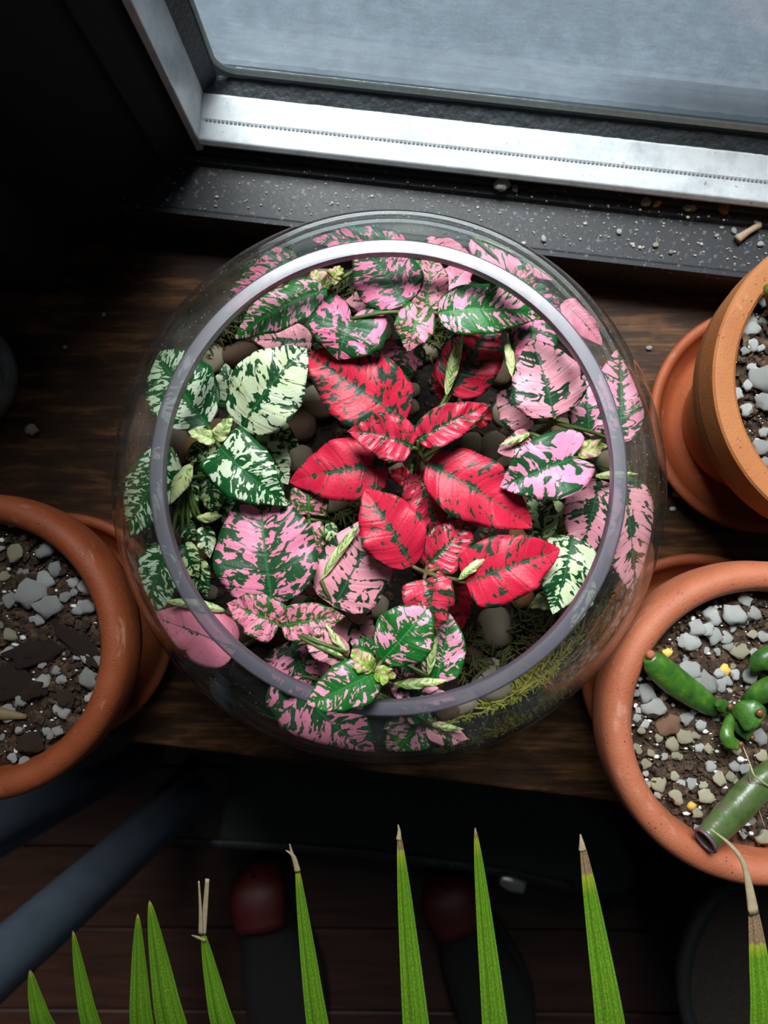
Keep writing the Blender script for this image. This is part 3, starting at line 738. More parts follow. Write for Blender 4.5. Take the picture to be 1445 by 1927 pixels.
curl(pb, 655, 1228, 13.4, 612, 1172, 13.4, 14, 'lime', bend=-5)
stems(pb, (530, 1178), 12.7)
# --- pale pink centre
pc = plant('polka_dot_plant', 'pale pink polka dot plant with a rolled leaf edge beneath the lower red rosette', (640, 1140))
leaf(pc, 628, 1142, 11.8, 726, 962, 11.4, 142, 'palepink', fold=0.2, arch=0.008, bend=0, m=0.62, tip=0.1)
curl(pc, 604, 1092, 12.1, 682, 980, 12.4, 18, 'lime', bend=-5)
leaf(pc, 598, 1130, 10.6, 630, 1000, 10.2, 76, 'palepink', arch=0.005)
leaf(pc, 640, 1148, 9.6, 700, 1208, 9.2, 84, 'palepink', arch=0.004)
leaf(pc, 596, 1140, 9.2, 560, 1200, 9.0, 60, 'palepink', arch=0.004)
stems(pc, (628, 1140), 11.6)
# --- small pink sprig between
ps = plant('polka_dot_plant', 'small pink and green polka dot sprig between the broad pink leaf and red leaves', (581, 977))
leaf(ps, 581, 968, 11.4, 584, 896, 11.2, 78, 'finepink', fold=0.3, lobe=0.2, m=0.6)
leaf(ps, 583, 986, 11.4, 600, 1050, 11.2, 50, 'finepink', fold=0.3, lobe=0.18, m=0.6)
leaf(ps, 578, 984, 11.0, 545, 972, 10.8, 36, 'finepink')
leaf(ps, 620, 982, 10.8, 631, 1036, 10.6, 26, 'darkwhite')
stems(ps, (581, 977), 11.2)
# --- bottom centre plant reaching over the rim
pj = plant('polka_dot_plant', 'bright green plant with pink blotches whose leaf hangs over the bowl rim', (703, 1264))
leaf(pj, 718, 1244, 14.6, 806, 1142, 14.9, 116, 'greenpink', fold=0.2, arch=0.006, m=0.85, lobe=0.0, tip=0.0)
leaf(pj, 712, 1262, 15.0, 577, 1325, 15.5, 92, 'greenpink', fold=0.2, arch=0.006, m=0.70, tip=0.0, lobe=0.1)
leaf(pj, 702, 1262, 15.2, 662, 1222, 15.1, 42, 'limepink', fold=0.3, lobe=0.0, label='small lime and pink young leaf')
leaf(pj, 704, 1266, 15.1, 745, 1270, 15.0, 36, 'limepink', fold=0.3, lobe=0.0, label='small lime and pink young leaf')
curl(pj, 738, 1288, 13.4, 842, 1280, 13.6, 22, 'lime', bend=4)
leaf(pj, 735, 1292, 12.6, 858, 1316, 12.4, 46, 'palepink', arch=0.003)
leaf(pj, 818, 1284, 11.0, 844, 1152, 11.0, 86, 'greenpink', arch=0.005, bend=8, m=0.8)
curl(pj, 806, 1272, 11.4, 822, 1172, 11.6, 18, 'lime')
leaf(pj, 705, 1232, 10.6, 660, 1206, 10.4, 48, 'greenpink')
leaf(pj, 742, 1232, 9.8, 778, 1270, 9.4, 50, 'pinkgreen')
leaf(pj, 690, 1275, 9.6, 650, 1255, 9.4, 50, 'palepink')
stems(pj, (704, 1265), 14.7)
# --- bottom leaves behind the glass
pg = plant('polka_dot_plant', 'pink and green polka dot plant seen through the glass below the bowl rim', (640, 1290))
leaf(pg, 528, 1262, 10.8, 704, 1426, 9.4, 150, 'pink', fold=0.15, arch=0.006, m=0.7, tip=0.0, bend=8)
leaf(pg, 800, 1338, 9.8, 732, 1436, 9.0, 100, 'greenpink', fold=0.2, arch=0.004)
leaf(pg, 765, 1350, 10.4, 812, 1335, 10.2, 36, 'greenpink', arch=0.003)
leaf(pg, 800, 1368, 9.8, 888, 1404, 9.2, 44, 'palepink', arch=0.005, m=0.8, bend=-5)
curl(pg, 812, 1364, 10.0, 872, 1372, 10.0, 14, 'lime')
stems(pg, (680, 1290), 10.6)
# --- top centre plant
pt = plant('polka_dot_plant', 'pink speckled polka dot plant at the window side of the bowl opening', (790, 585))
leaf(pt, 762, 574, 13.0, 672, 452, 11.8, 130, 'pinkgreen', fold=0.2, arch=0.006, bend=4)
leaf(pt, 800, 586, 12.8, 815, 478, 12.2, 76, 'finepink', fold=0.3, arch=0.006)
leaf(pt, 786, 592, 13.4, 768, 662, 13.2, 82, 'finepink', fold=0.3, lobe=0.5, m=0.58, arch=0.004)
leaf(pt, 824, 590, 13.0, 1014, 596, 12.6, 98, 'greenpink', fold=0.25, arch=0.009, bend=-10, tip=0.0, m=0.68)
leaf(pt, 661, 600, 12.8, 636, 677, 12.7, 164, 'pinkgreen', fold=0.3, arch=0.006, lobe=0.62, m=0.56, tip=0.0, ruf=0.001)
leaf(pt, 762, 640, 10.2, 748, 716, 9.8, 92, 'pinkgreen', arch=0.004)
leaf(pt, 722, 572, 10.0, 650, 566, 9.8, 54, 'palepink', arch=0.003)
leaf(pt, 835, 548, 10.8, 888, 498, 10.4, 60, 'smooth', arch=0.003)
leaf(pt, 1002, 602, 11.8, 1000, 702, 11.8, 92, 'pinkgreen', fold=0.25, arch=0.005, tip=0.1, m=0.62)
stems(pt, (790, 588), 12.8)
# --- top-left plant
pu = plant('polka_dot_plant', 'pink and green polka dot plant with narrow leaves between window and white plant', (618, 535))
leaf(pu, 616, 545, 12.4, 442, 638, 12.2, 82, 'greenpink', fold=0.25, arch=0.008, bend=10, m=0.80, tip=0.1)
leaf(pu, 610, 540, 11.8, 585, 512, 11.9, 36, 'limepink', label='small lime and pink young leaf')
leaf(pu, 622, 532, 11.8, 646, 505, 11.9, 30, 'limepink', label='small lime and pink young leaf')
leaf(pu, 548, 490, 10.6, 424, 588, 10.2, 74, 'pinkgreen', fold=0.2, arch=0.006, bend=6)
leaf(pu, 560, 488, 10.2, 448, 500, 9.8, 50, 'pinkgreen', arch=0.004)
leaf(pu, 588, 644, 9.6, 478, 640, 9.2, 66, 'palepink', arch=0.004)
leaf(pu, 770, 466, 10.2, 588, 452, 9.8, 66, 'pinkgreen', arch=0.005, m=0.8)
stems(pu, (618, 538), 11.8)
# --- glass top right
pv = plant('polka_dot_plant', 'pink polka dot plant crowding the glass under the pale window frame side', (930, 500))
pv['label'] = 'pink polka dot plant seen through the glass between rim and black sill'
leaf(pv, 795, 458, 9.6, 900, 494, 9.8, 44, 'smooth', arch=0.004)
leaf(pv, 886, 446, 9.6, 1050, 528, 9.8, 80, 'pinkbright', arch=0.005, m=0.68)
leaf(pv, 1000, 538, 10.2, 1056, 612, 10.0, 46, 'pinkgreen', arch=0.004)
leaf(pv, 1058, 568, 9.8, 1132, 650, 9.6, 54, 'smooth', arch=0.005, m=0.8)
leaf(pv, 960, 520, 10.2, 1010, 540, 10.0, 52, 'finepink', arch=0.003)
stems(pv, (960, 520), 9.6)
# --- right pinks
pf = plant('polka_dot_plant', 'pink polka dot plant with upright stem next to the tan terracotta pot', (1042, 795))
leaf(pf, 1043, 785, 12.4, 1000, 640, 12.2, 140, 'palepink', fold=0.35, arch=0.006, m=0.60, tip=0.0, lobe=0.0)
curl(pf, 966, 712, 12.2, 950, 626, 12.0, 18, 'lime')
leaf(pf, 1010, 796, 10.0, 936, 738, 9.6, 92, 'palepink', arch=0.005, m=0.8)
leaf(pf, 1108, 822, 11.2, 1098, 706, 11.0, 80, 'pinkbright', arch=0.005)
leaf(pf, 1166, 834, 10.8, 1164, 656, 10.0, 100, 'pinkbright', fold=0.2, arch=0.006, m=0.80, tip=0.0)
stems(pf, (1043, 795), 11.8)
pr = plant('polka_dot_plant', 'bright pink polka dot plant whose leaf overlaps the red leaf beside it', (1090, 855))
leaf(pr, 1078, 862, 13.0, 940, 916, 13.0, 132, 'pinkbright', fold=0.3, arch=0.008, lobe=0.42, m=0.60, ruf=0.0018)
leaf(pr, 1015, 832, 11.6, 935, 850, 11.4, 62, 'palepink', arch=0.004)
curl(pr, 998, 815, 11.9, 940, 838, 11.9, 14, 'lime', bend=-3)
leaf(pr, 1085, 852, 12.6, 1142, 838, 12.4, 36, 'limepink', label='small lime and pink young leaf')
curl(pr, 1118, 896, 12.0, 1200, 892, 11.0, 16, 'lime')
leaf(pr, 1128, 902, 11.0, 1088, 1056, 10.6, 112, 'palepink', fold=0.2, arch=0.005, m=0.66)
leaf(pr, 1172, 896, 10.4, 1196, 1132, 9.4, 108, 'palepink', fold=0.15, arch=0.006, m=0.72)
stems(pr, (1092, 862), 12.2)
# --- right white
pk = plant('polka_dot_plant', 'green and white polka dot plant half hidden behind the lower red leaf', (1060, 1012))
leaf(pk, 1020, 1016, 10.6, 1008, 920, 10.4, 72, 'darkwhite', fold=0.2, arch=0.004, m=0.8)
leaf(pk, 1048, 1010, 10.0, 1046, 938, 9.8, 52, 'lime', arch=0.003)
leaf(pk, 1078, 1010, 11.0, 1040, 1156, 10.8, 104, 'white', fold=0.25, arch=0.006, tip=0.2, m=0.6)
leaf(pk, 1114, 1092, 10.8, 1074, 1182, 10.4, 34, 'white', arch=0.003)
leaf(pk, 1044, 1118, 9.8, 996, 1142, 9.6, 36, 'lime')
stems(pk, (1065, 1010), 10.6)

# ------------------------------------------------------------------ terracotta pots
def pot_profile(Ro, h, rb, collar, wall=0.006, rim='round'):
    rt = Ro - (0.004 if rim == 'round' else 0.009); cz = h - collar
    p = [(0, 0.0), (rb - 0.002, 0.0), (rb, 0.002)]
    rc = rb + (rt - rb) * 0.82
    for i in range(1, 9): f = i / 8; p.append((rb + (rc - rb) * f, 0.002 + (cz - 0.002) * f))
    if rim == 'round':
        p += [(Ro - 0.003, cz + 0.001), (Ro - 0.0008, cz + 0.004), (Ro, cz + 0.010), (Ro, h - 0.007), (Ro - 0.0012, h - 0.003), (Ro - 0.0035, h - 0.0006), (Ro - 0.0065, h), (Ro - 0.0095, h - 0.001), (Ro - 0.0115, h - 0.0035), (Ro - 0.0125, h - 0.008)]
        ri = Ro - 0.0125
    else:
        p += [(Ro - 0.0085, cz - 0.001), (Ro - 0.0030, cz - 0.0005), (Ro - 0.0022, cz + 0.0012), (Ro - 0.0015, cz + 0.0110), (Ro - 0.0007, cz + 0.0116), (Ro - 0.0002, h - 0.0012), (Ro - 0.0010, h - 0.0002), (Ro - 0.0030, h), (Ro - 0.0085, h - 0.0006), (Ro - 0.0098, h - 0.0018), (Ro - 0.0105, h - 0.006)]
        ri = Ro - 0.0105
    p += [(ri - 0.001, h - 0.02), (rb - 0.004, 0.008), (0, 0.008)]
    return p, ri
def saucer(px, py, R_, label, mat='terra', z=0.0):
    c = P(px, py, 0.018); c.z = 0
    prof = [(0, 0.0), (R_ - 0.014, 0.0), (R_ - 0.010, 0.002), (R_ - 0.002, 0.014), (R_ - 0.0005, 0.0165), (R_ - 0.0012, 0.0185), (R_ - 0.0035, 0.0192), (R_ - 0.0058, 0.0180), (R_ - 0.0068, 0.0155), (R_ - 0.013, 0.0065), (R_ - 0.017, 0.005), (0, 0.005)]
    vs, fs = lathe(prof, (0, 0, 0), 120)
    o = mesh('saucer', vs, fs, M[mat]); o.location = c; tag(o, label, 'saucer'); return o
def soil_disk(parent, r, z, seed, dip=0.003):
    vs, fs = [], []; NR, NA = 44, 110
    for i in range(NR + 1):
        for j in range(NA):
            q = r * i / NR; a = 2 * PI * j / NA; x, y = q * math.cos(a), q * math.sin(a)
            vs.append((x, y, z + hz(x, y, seed) - dip * (i / NR) ** 6))
    for i in range(NR):
        for j in range(NA):
            k = (j + 1) % NA; fs.append((i * NA + j, (i + 1) * NA + j, (i + 1) * NA + k, i * NA + k))
    return mesh('soil', vs, fs, M['soil'], parent)
def hz(x, y, seed):
    return 0.003 * noise.noise(Vector((x * 50, y * 50, seed))) + 0.0016 * noise.noise(Vector((x * 190, y * 190, seed))) + 0.0007 * noise.noise(Vector((x * 600, y * 600, seed)))
def grains(soil, r, z, seed, nbig, nsmall, given, dens=None, yellow=0.1):
    """perlite pieces: the larger ones singly, the fine ones as one part"""
    rr = random.Random(seed); tk = []
    def add(x, y, s, mt, k, sx=1.2):
        put('perlite', stonemesh('perlite', mt, k % 5, 0.55, 2, 1.9), soil, (x, y, z + hz(x, y, seed) + s * 0.35), (s * sx, s, s * 0.8), rr.uniform(0, PI), (rr.uniform(-.3, .3), rr.uniform(-.3, .3)))
        tk.append((x, y, s))
    for k, (x, y, s, mt) in enumerate(given): add(x, y, s, mt, k, 1.15)
    n = 0; tries = 0
    while n < nbig and tries < 20000:
        tries += 1
        a = rr.uniform(0, 2 * PI); q = (r - 0.002) * math.sqrt(rr.random()); x, y = q * math.cos(a), q * math.sin(a)
        if dens and rr.random() > dens(x, y): continue
        s = min(0.0012 + rr.expovariate(1 / 0.0007), 0.0034)
        if q + s > r: continue
        if any(math.hypot(x - u, y - v) < 0.85 * (s + t_) for u, v, t_ in tk): continue
        add(x, y, s, 'perliteyellow' if rr.random() < yellow else 'perlite', n); n += 1
    parts = []; base = [(v.co.copy()) for v in stonemesh('crumb', 'perlite', 0, 0.4, 1).vertices]; bf = [tuple(p.vertices) for p in stonemesh('crumb', 'perlite', 0, 0.4, 1).polygons]
    for i in range(nsmall):
        a = rr.uniform(0, 2 * PI); q = (r - 0.001) * math.sqrt(rr.random()); x, y = q * math.cos(a), q * math.sin(a)
        if dens and rr.random() > dens(x, y) + 0.15: continue
        s = 0.00025 + min(rr.expovariate(1 / 0.00028), 0.0010); k1, k2 = rr.uniform(0.7, 1.7), rr.uniform(0.6, 1.2); c = Vector((x, y, z + hz(x, y, seed) + s * 0.4))
        parts.append(([Vector((b.x * s * k1, b.y * s * k2, b.z * s * 0.8)) + c for b in base], bf))
    vs, fs = merge(parts); o = mesh('perlite_grit', vs, fs, M['perlite'], soil); o['kind'] = 'stuff'
    parts = []
    for i in range(650):
        a = rr.uniform(0, 2 * PI); q = (r - 0.003) * math.sqrt(rr.random()); x, y = q * math.cos(a), q * math.sin(a)
        a = rr.uniform(0, PI); L = rr.uniform(0.001, 0.0035); c = Vector((x, y, z + hz(x, y, seed) + 0.0006)); d = Vector((math.cos(a), math.sin(a), rr.uniform(-.3, .4))) * L
        parts.append(tube([c - d * .5, c + Vector((0, 0, .0004)), c + d * .5], [0.0002, 0.0005, 0.0002], 3, 4))
    clods(soil, r, z, seed, 900, rr, lambda x, y: z + hz(x, y, seed), 'soil')
    vs, fs = merge(parts); o = mesh('bark_fibre', vs, fs, M['bark'], soil); o['kind'] = 'stuff'
def make_pot(rim_px, rim_py, zr, Ro, rb, collar, style, mat, label, name='potted_plant'):
    c = P(rim_px, rim_py, zr); base = Vector((c.x, c.y, 0.0055)); h = zr - 0.0055
    root = thing(name, label, 'plant pot', base)
    prof, ri = pot_profile(Ro, h, rb, collar, rim=style)
    vs, fs = lathe(prof, (0, 0, 0), 140); po = mesh('pot', vs, fs, M[mat], root)
    if style == 'flat': po.data.set_sharp_from_angle(angle=0.5)
    return root, ri, h, c
def rel(root, px, py, z): v = P(px, py, z); return Vector((v.x - root.location.x, v.y - root.location.y, 0))
# pot at the shelf end (soil with perlite and bark)
ra, ri, h, c = make_pot(-60, 1221, 0.099, 0.067, 0.040, 0.030, 'round', 'terra', 'terracotta pot of bare soil and bark with no leaves, cut by the picture edge')
zs = h - 0.013
so = soil_disk(ra, ri - 0.0002, zs, 11)
zw = 0.0055 + zs + 0.002
giv = []
for px, py, s, mt in [(28, 1040, 15, 'perliteyellow'), (102, 1071, 13, 'perlite'), (88, 1035, 15, 'perlite'), (82, 1092, 16, 'perlite'), (60, 1115, 27, 'perlite'), (95, 1140, 20, 'perlite'), (158, 1105, 14, 'perlite'),
                      (148, 1150, 10, 'perlite'), (166, 1144, 13, 'perlite'), (75, 1165, 11, 'perlite'), (15, 1130, 12, 'perlite'), (168, 1277, 18, 'perlite'), (113, 1280, 10, 'perlite'), (102, 1263, 8, 'perlite'), (40, 1316, 12, 'perlite'),
                      (103, 1336, 8, 'perlite'), (110, 1375, 10, 'perlite'), (95, 1385, 8, 'perlite'), (84, 1377, 7, 'perlite'), (48, 1436, 11, 'perlite'), (12, 1230, 12, 'perlite'), (18, 1195, 12, 'perliteyellow'), (172, 1312, 10, 'perlite'), (20, 982, 10, 'perlite'), (150, 1076, 8, 'peb_brown')]:
    v = rel(ra, px, py, zw); giv.append((v.x, v.y, mm(s, zw), mt))
grains(so, ri, zs, 11, 60, 330, giv, lambda x, y: 0.75)
for px, py, rx, ry, rz in [(60, 1228, 46, 26, 0.3), (140, 1205, 62, 20, -0.65), (15, 1285, 40, 34, 0.2), (62, 1300, 26, 18, 0.5), (120, 1315, 24, 14, -0.3), (55, 1400, 30, 18, 0.3), (170, 1240, 26, 12, -0.9)]:
    v = rel(ra, px, py, zw); put('bark', stonemesh('bark', 'bark', (px + py) % 4, 0.5, 3, 1.5), so, (v.x, v.y, zs + 0.001), (mm(rx, zw), mm(ry, zw), 0.0035), rz)
v1, v2, v3 = rel(ra, -60, 1325, zw), rel(ra, -8, 1338, zw), rel(ra, 48, 1350, zw)
M['dried'] = plain('dried stem', (0.24, 0.17, 0.08), 0.7, bump=0.6, scale=300)
up = Vector((0, 0, zs + 0.005))
vs, fs = tube([v1 + up, v2 + up, v3 + up - Vector((0, 0, 0.004))], [0.0045, 0.0035, 0.001], 16, 10, 0.7); mesh('dried_stem', vs, fs, M['dried'], ra)
saucer(113, 1180, 0.0615, 'terracotta saucer under the pot of bare soil, partly behind the bowl', 'terra')
# pot beside the sill
rb_, ri, h, c = make_pot(1656, 713, 0.118, 0.067, 0.038, 0.028, 'flat', 'terratan', 'tan terracotta pot with sharp collar next to the sill')
zs = h - 0.009; so = soil_disk(rb_, ri - 0.0002, zs, 23); zw = 0.0055 + zs + 0.002; giv = []
for px, py, s in [(1412, 600, 13), (1415, 620, 16), (1418, 648, 11), (1435, 712, 24), (1409, 724, 11), (1388, 740, 11), (1408, 770, 12), (1437, 755, 16), (1432, 840, 14), (1440, 870, 10), (1420, 560, 9)]:
    v = rel(rb_, px, py, zw); giv.append((v.x, v.y, mm(s, zw), 'perlite'))
grains(so, ri, zs, 23, 70, 400, giv, lambda x, y: 0.9 if x < -0.02 else 0.3)
M['olive'] = plain('olive succulent skin', (0.10, 0.11, 0.02), 0.35, scale=200)
v1, v2 = rel(rb_, 1444, 540, zw + 0.012), rel(rb_, 1458, 585, zw)
vs, fs = tube([v2 + Vector((0.004, -0.004, zs)), v2 + Vector((0, 0, zs + 0.006)), v1 + Vector((0, 0, zs + 0.014))], [0.003, 0.0052, 0.0018], 16, 12); mesh('leaf', vs, fs, M['olive'], rb_)
saucer(1438, 788, 0.0615, 'terracotta saucer under the tan pot, wood showing beside it', 'terra')
# succulent pot
rc, ri, h, c = make_pot(1449, 1366, 0.108, 0.0670, 0.034, 0.030, 'round', 'terrapale', 'pale worn terracotta pot holding a green finger-leaved succulent', 'potted_succulent')
zs = h - 0.012; so = soil_disk(rc, ri - 0.0002, zs, 37); zw = 0.0055 + zs + 0.002; giv = []
SP = [(1404, 1129, 11, 'perlite'), (1381, 1156, 20, 'perlite'), (1342, 1158, 16, 'perlite'), (1310, 1182, 15, 'perlite'), (1330, 1184, 12, 'perlite'), (1345, 1196, 14, 'perlite'), (1300, 1208, 18, 'perlite'), (1285, 1206, 11, 'perlite'),
      (1368, 1200, 11, 'perlite'), (1372, 1215, 10, 'perlite'), (1398, 1172, 9, 'perlite'), (1422, 1156, 13, 'perlite'), (1353, 1227, 7, 'perlite'), (1422, 1231, 10, 'perlite'), (1298, 1262, 17, 'perlite'), (1302, 1280, 15, 'perlite'),
      (1330, 1285, 19, 'perlite'), (1360, 1290, 11, 'perlite'), (1371, 1284, 9, 'perlite'), (1356, 1268, 9, 'perlite'), (1368, 1263, 10, 'amber'), (1256, 1228, 9, 'amber'), (1386, 1269, 9, 'perlite'), (1412, 1272, 14, 'perlite'), (1418, 1296, 12, 'perlite'),
      (1217, 1303, 15, 'perlite'), (1230, 1332, 19, 'perlite'), (1199, 1306, 8, 'perlite'), (1295, 1353, 13, 'perlite'), (1319, 1365, 10, 'perlite'), (1288, 1388, 13, 'perliteyellow'), (1268, 1404, 13, 'perliteyellow'), (1310, 1386, 8, 'perliteyellow'),
      (1242, 1390, 8, 'perliteyellow'), (1316, 1408, 8, 'perlite'), (1333, 1409, 8, 'perliteyellow'), (1228, 1420, 7, 'perliteyellow'), (1275, 1424, 9, 'perliteyellow'), (1340, 1443, 10, 'perlite'), (1354, 1466, 12, 'perliteyellow'), (1375, 1462, 9, 'perliteyellow'),
      (1382, 1442, 10, 'perlite'), (1399, 1446, 10, 'perlite'), (1434, 1422, 10, 'perliteyellow'), (1221, 1479, 7, 'perlite'), (1284, 1477, 8, 'perlite'), (1305, 1478, 10, 'perlite'), (1274, 1500, 13, 'perliteyellow'), (1330, 1500, 14, 'perliteyellow'),
      (1303, 1518, 8, 'amber'), (1240, 1497, 7, 'perlite'), (1429, 1388, 14, 'perlite'), (1386, 1560, 9, 'perlite'), (1415, 1545, 9, 'perliteyellow'), (1440, 1200, 10, 'perlite'), (1402, 1572, 7, 'perlite'), (1432, 1510, 8, 'perlite')]
for px, py, s, mt in SP:
    v = rel(rc, px, py, zw); giv.append((v.x, v.y, mm(s, zw), mt))
grains(so, ri, zs, 37, 80, 420, giv, lambda x, y: 0.8, 0.35)
v = rel(rc, 1262, 1366, zw); put('bark', stonemesh('bark', 'peb_brown', 2, 0.4, 3, 1.5), so, (v.x, v.y, zs + 0.0005), (0.0055, 0.0048, 0.0022), 0.4)
t = NT('succulent skin'); o = t.obj(); n1 = t.noise(o, 130, 4, 0.6); n2 = t.noise(t.mapping(o, (1, 1, 1)), 600, 3)
t.set(Base_Color=t.ramp(n1, [(0.3, (0.018, 0.065, 0.014)), (0.55, (0.045, 0.135, 0.014)), (0.75, (0.13, 0.22, 0.025))]), Roughness=0.33); t.bump(n1, 0.4, 0.001); M['succ'] = t.m
t = NT('purplish succulent skin'); o = t.obj(); n1 = t.noise(o, 90, 4, 0.6)
t.set(Base_Color=t.ramp(n1, [(0.35, (0.035, 0.07, 0.02)), (0.52, (0.07, 0.11, 0.03)), (0.66, (0.11, 0.07, 0.07))]), Roughness=0.3); t.bump(n1, 0.5, 0.001); M['succ2'] = t.m
M['succtip'] = plain('reddish leaf tip', (0.15, 0.05, 0.02), 0.4, scale=400)
M['succpurple'] = plain('purple leaf rim', (0.16, 0.07, 0.12), 0.35, scale=400)
def sq(px, py, dz): v = P(px, py, 0.0055 + zs + dz); return Vector((v.x - rc.location.x, v.y - rc.location.y, zs + dz))
def succ(pts, rad, mat='succ', flat=0.8, tip=None, label=None, cup=False, seg=20):
    P_ = [sq(*p) for p in pts]
    vs, fs = tube(P_, [mm(r, 0.11) for r in rad], 26, seg, flat)
    if cup:                      # hollow truncated end
        fs = fs[:-1]; n0 = len(vs) - seg; e = [Vector(v) for v in vs[n0:]]; cc = sum(e, Vector()) / seg; inw = (P_[-2] - P_[-1]).normalized()
        for k, f in enumerate((0.82, 0.5, 0.15)):
            vs = list(vs) + [cc + (v - cc) * f + inw * 0.0022 * (k + 1) * 0.35 for v in e]
            for j in range(seg):
                q = (j + 1) % seg; a = n0 + k * seg; b = n0 + (k + 1) * seg; fs.append((a + j, a + q, b + q, b + j))
        fs.append(tuple(range(n0 + 3 * seg, n0 + 4 * seg)))
    o = mesh('leaf', vs, fs, M[mat], rc)
    for p in o.data.polygons: p.use_smooth = len(p.vertices) < 8
    if label: o['label'] = label
    if tip: 
        r = mm(tip[3], 0.11); a = sq(*tip[:3])
        q = rockmesh('leaf_tip', 2, 0.1, 2); q.materials.append(M[tip[4]])
        put('leaf_tip', q, o, a, (r, r, r * 0.7))
    return o
succ([(1350, 1340, 0.003), (1318, 1316, 0.005), (1272, 1284, 0.008), (1238, 1254, 0.011), (1222, 1236, 0.013)], [12, 21, 25, 28, 27, 24, 14], 'succ', 0.75, (1224, 1232, 0.0145, 9, 'terrapale'), 'thick tubular leaf lying over the rim with a scarred end')
succ([(1372, 1338, 0.006), (1362, 1330, 0.009), (1352, 1322, 0.012)], [7, 12, 13, 8], 'succ', 0.7, (1374, 1330, 0.013, 6, 'succtip'))
succ([(1378, 1340, 0.006), (1368, 1376, 0.010), (1372, 1394, 0.011), (1390, 1404, 0.011)], [8, 12, 14, 13, 9], 'succ', 0.8, (1394, 1401, 0.0125, 6, 'succtip'))
succ([(1376, 1345, 0.004), (1392, 1366, 0.006), (1412, 1388, 0.007)], [8, 14, 13, 9], 'succ', 0.6, (1416, 1388, 0.0085, 5, 'succtip'))
succ([(1376, 1338, 0.008), (1398, 1342, 0.012), (1420, 1350, 0.014), (1432, 1358, 0.015)], [6, 22, 30, 27, 16], 'succ', 0.28, (1430, 1342, 0.017, 8, 'succtip'), 'broad spoon-shaped leaf with reddish edge')
succ([(1400, 1330, 0.004), (1430, 1305, 0.010), (1470, 1290, 0.013), (1486, 1284, 0.013)], [12, 20, 24, 22, 8], 'succ', 0.8)
succ([(1416, 1262, 0.009), (1430, 1246, 0.011), (1460, 1235, 0.012), (1500, 1228, 0.012), (1520, 1226, 0.012)], [8, 20, 25, 23, 8], 'succ', 0.8)
succ([(1500, 1424, 0.003), (1480, 1440, 0.004), (1430, 1476, 0.006), (1385, 1522, 0.009), (1350, 1558, 0.013), (1328, 1582, 0.016)], [9, 22, 30, 31, 30, 27, 24], 'succ2', 0.75, None, 'purplish tubular leaf with a hollow cupped end resting on the rim', True)
# purple lip of the cup
a = sq(1328, 1582, 0.016); b = sq(1350, 1558, 0.013); ax = (a - b).normalized(); s1 = ax.cross(Vector((0, 0, 1))).normalized(); u1_ = s1.cross(ax)
ring = [a + s1 * math.cos(2 * PI * i / 24) * mm(24, 0.115) + u1_ * math.sin(2 * PI * i / 24) * mm(24, 0.115) * 0.75 for i in range(25)]
vs, fs = tube(ring, [0.0007, 0.0007], 48, 6, 1.0); mesh('leaf_lip', vs, fs, M['succpurple'], rc)
M['strand'] = plain('dry strand', (0.42, 0.33, 0.20), 0.6, scale=400)
vs, fs = merge([tube([sq(1396, 1400, 0.010), sq(1412, 1440, 0.013), sq(1420, 1460, 0.014), sq(1450, 1482, 0.012)], [0.0002, 0.0004, 0.0003], 20, 5), tube([sq(1410, 1438, 0.013), sq(1414, 1480, 0.010), sq(1440, 1560, 0.005)], [0.0002, 0.0002], 16, 5)])
mesh('dry_strand', vs, fs, M['strand'], rc)
saucer(1312, 1262, 0.0620, 'terracotta saucer under the succulent pot, wedged beside the bowl', 'terra')

# grey stone-like pot cut by the picture edge
M['greypot'] = NT('worn grey glaze'); t = M['greypot']; o = t.obj(); n1 = t.noise(o, 60, 5, 0.7)
t.set(Base_Color=t.ramp(n1, [(0.35, (0.12, 0.13, 0.12)), (0.5, (0.30, 0.32, 0.31)), (0.7, (0.50, 0.52, 0.52))]), Roughness=0.5); t.bump(n1, 0.4, 0.001); M['greypot'] = t.m
cg = P(-132, 690, 0.03); cg.z = 0
vs, fs = lathe([(0, 0), (0.030, 0), (0.0335, 0.003), (0.0350, 0.012), (0.0352, 0.03), (0.0335, 0.034), (0.0310, 0.0345), (0.0300, 0.032), (0.0300, 0.006), (0, 0.006)], (0, 0, 0), 90)
o = mesh('grey_pot', vs, fs, M['greypot']); o.location = cg; tag(o, 'worn grey pot on the wooden shelf, only its edge in view', 'pot')

# ------------------------------------------------------------------ crumbs on sill and shelf
def crumb(name, px, py, z, rx, ry, rz, mat, label, cat='crumb', k=0, lum=0.35):
    v = P(px, py, z + 0.001); r1_, r2_ = mm(rx, z), mm(ry, z); h = min(r1_, r2_) * 0.8
    o = put(name, stonemesh(name, mat, k, lum, 2, 1.6), None, (v.x, v.y, z + h * 0.85), (r1_, r2_, h), rz); tag(o, label, cat); return o
zb = 0.034
crumb('perlite_crumb', 943, 350, zb, 16, 13, 0.2, 'perlite', 'largest white perlite lump lying against the window frame', k=1)
crumb('perlite_crumb', 969, 355, zb, 6, 8, 0.1, 'perlite', 'small white crumb just beside the largest perlite lump', k=2)
crumb('perlite_crumb', 1215, 381, zb, 11, 8, 0.2, 'perlite', 'white crumb next to an orange bark chip on the sill', k=3)
crumb('perlite_crumb', 1297, 392, zb, 12, 6, 0.1, 'perliteyellow', 'flat pale crumb between bark chip and tan pebble', k=0)
crumb('pebble_crumb', 1360, 394, zb, 11, 12, 0.1, 'peb_orange', 'yellowish tan pebble at the foot of the window frame', 'pebble', k=2)
crumb('bark_chip', 1236, 384, zb, 9, 5, 0.6, 'amber', 'orange brown bark chip beside the white crumb', 'bark chip', k=1)
crumb('bark_chip', 1004, 357, zb, 12, 6, 0.1, 'bark', 'dark brown bark chip near the largest perlite lump', 'bark chip', k=2)
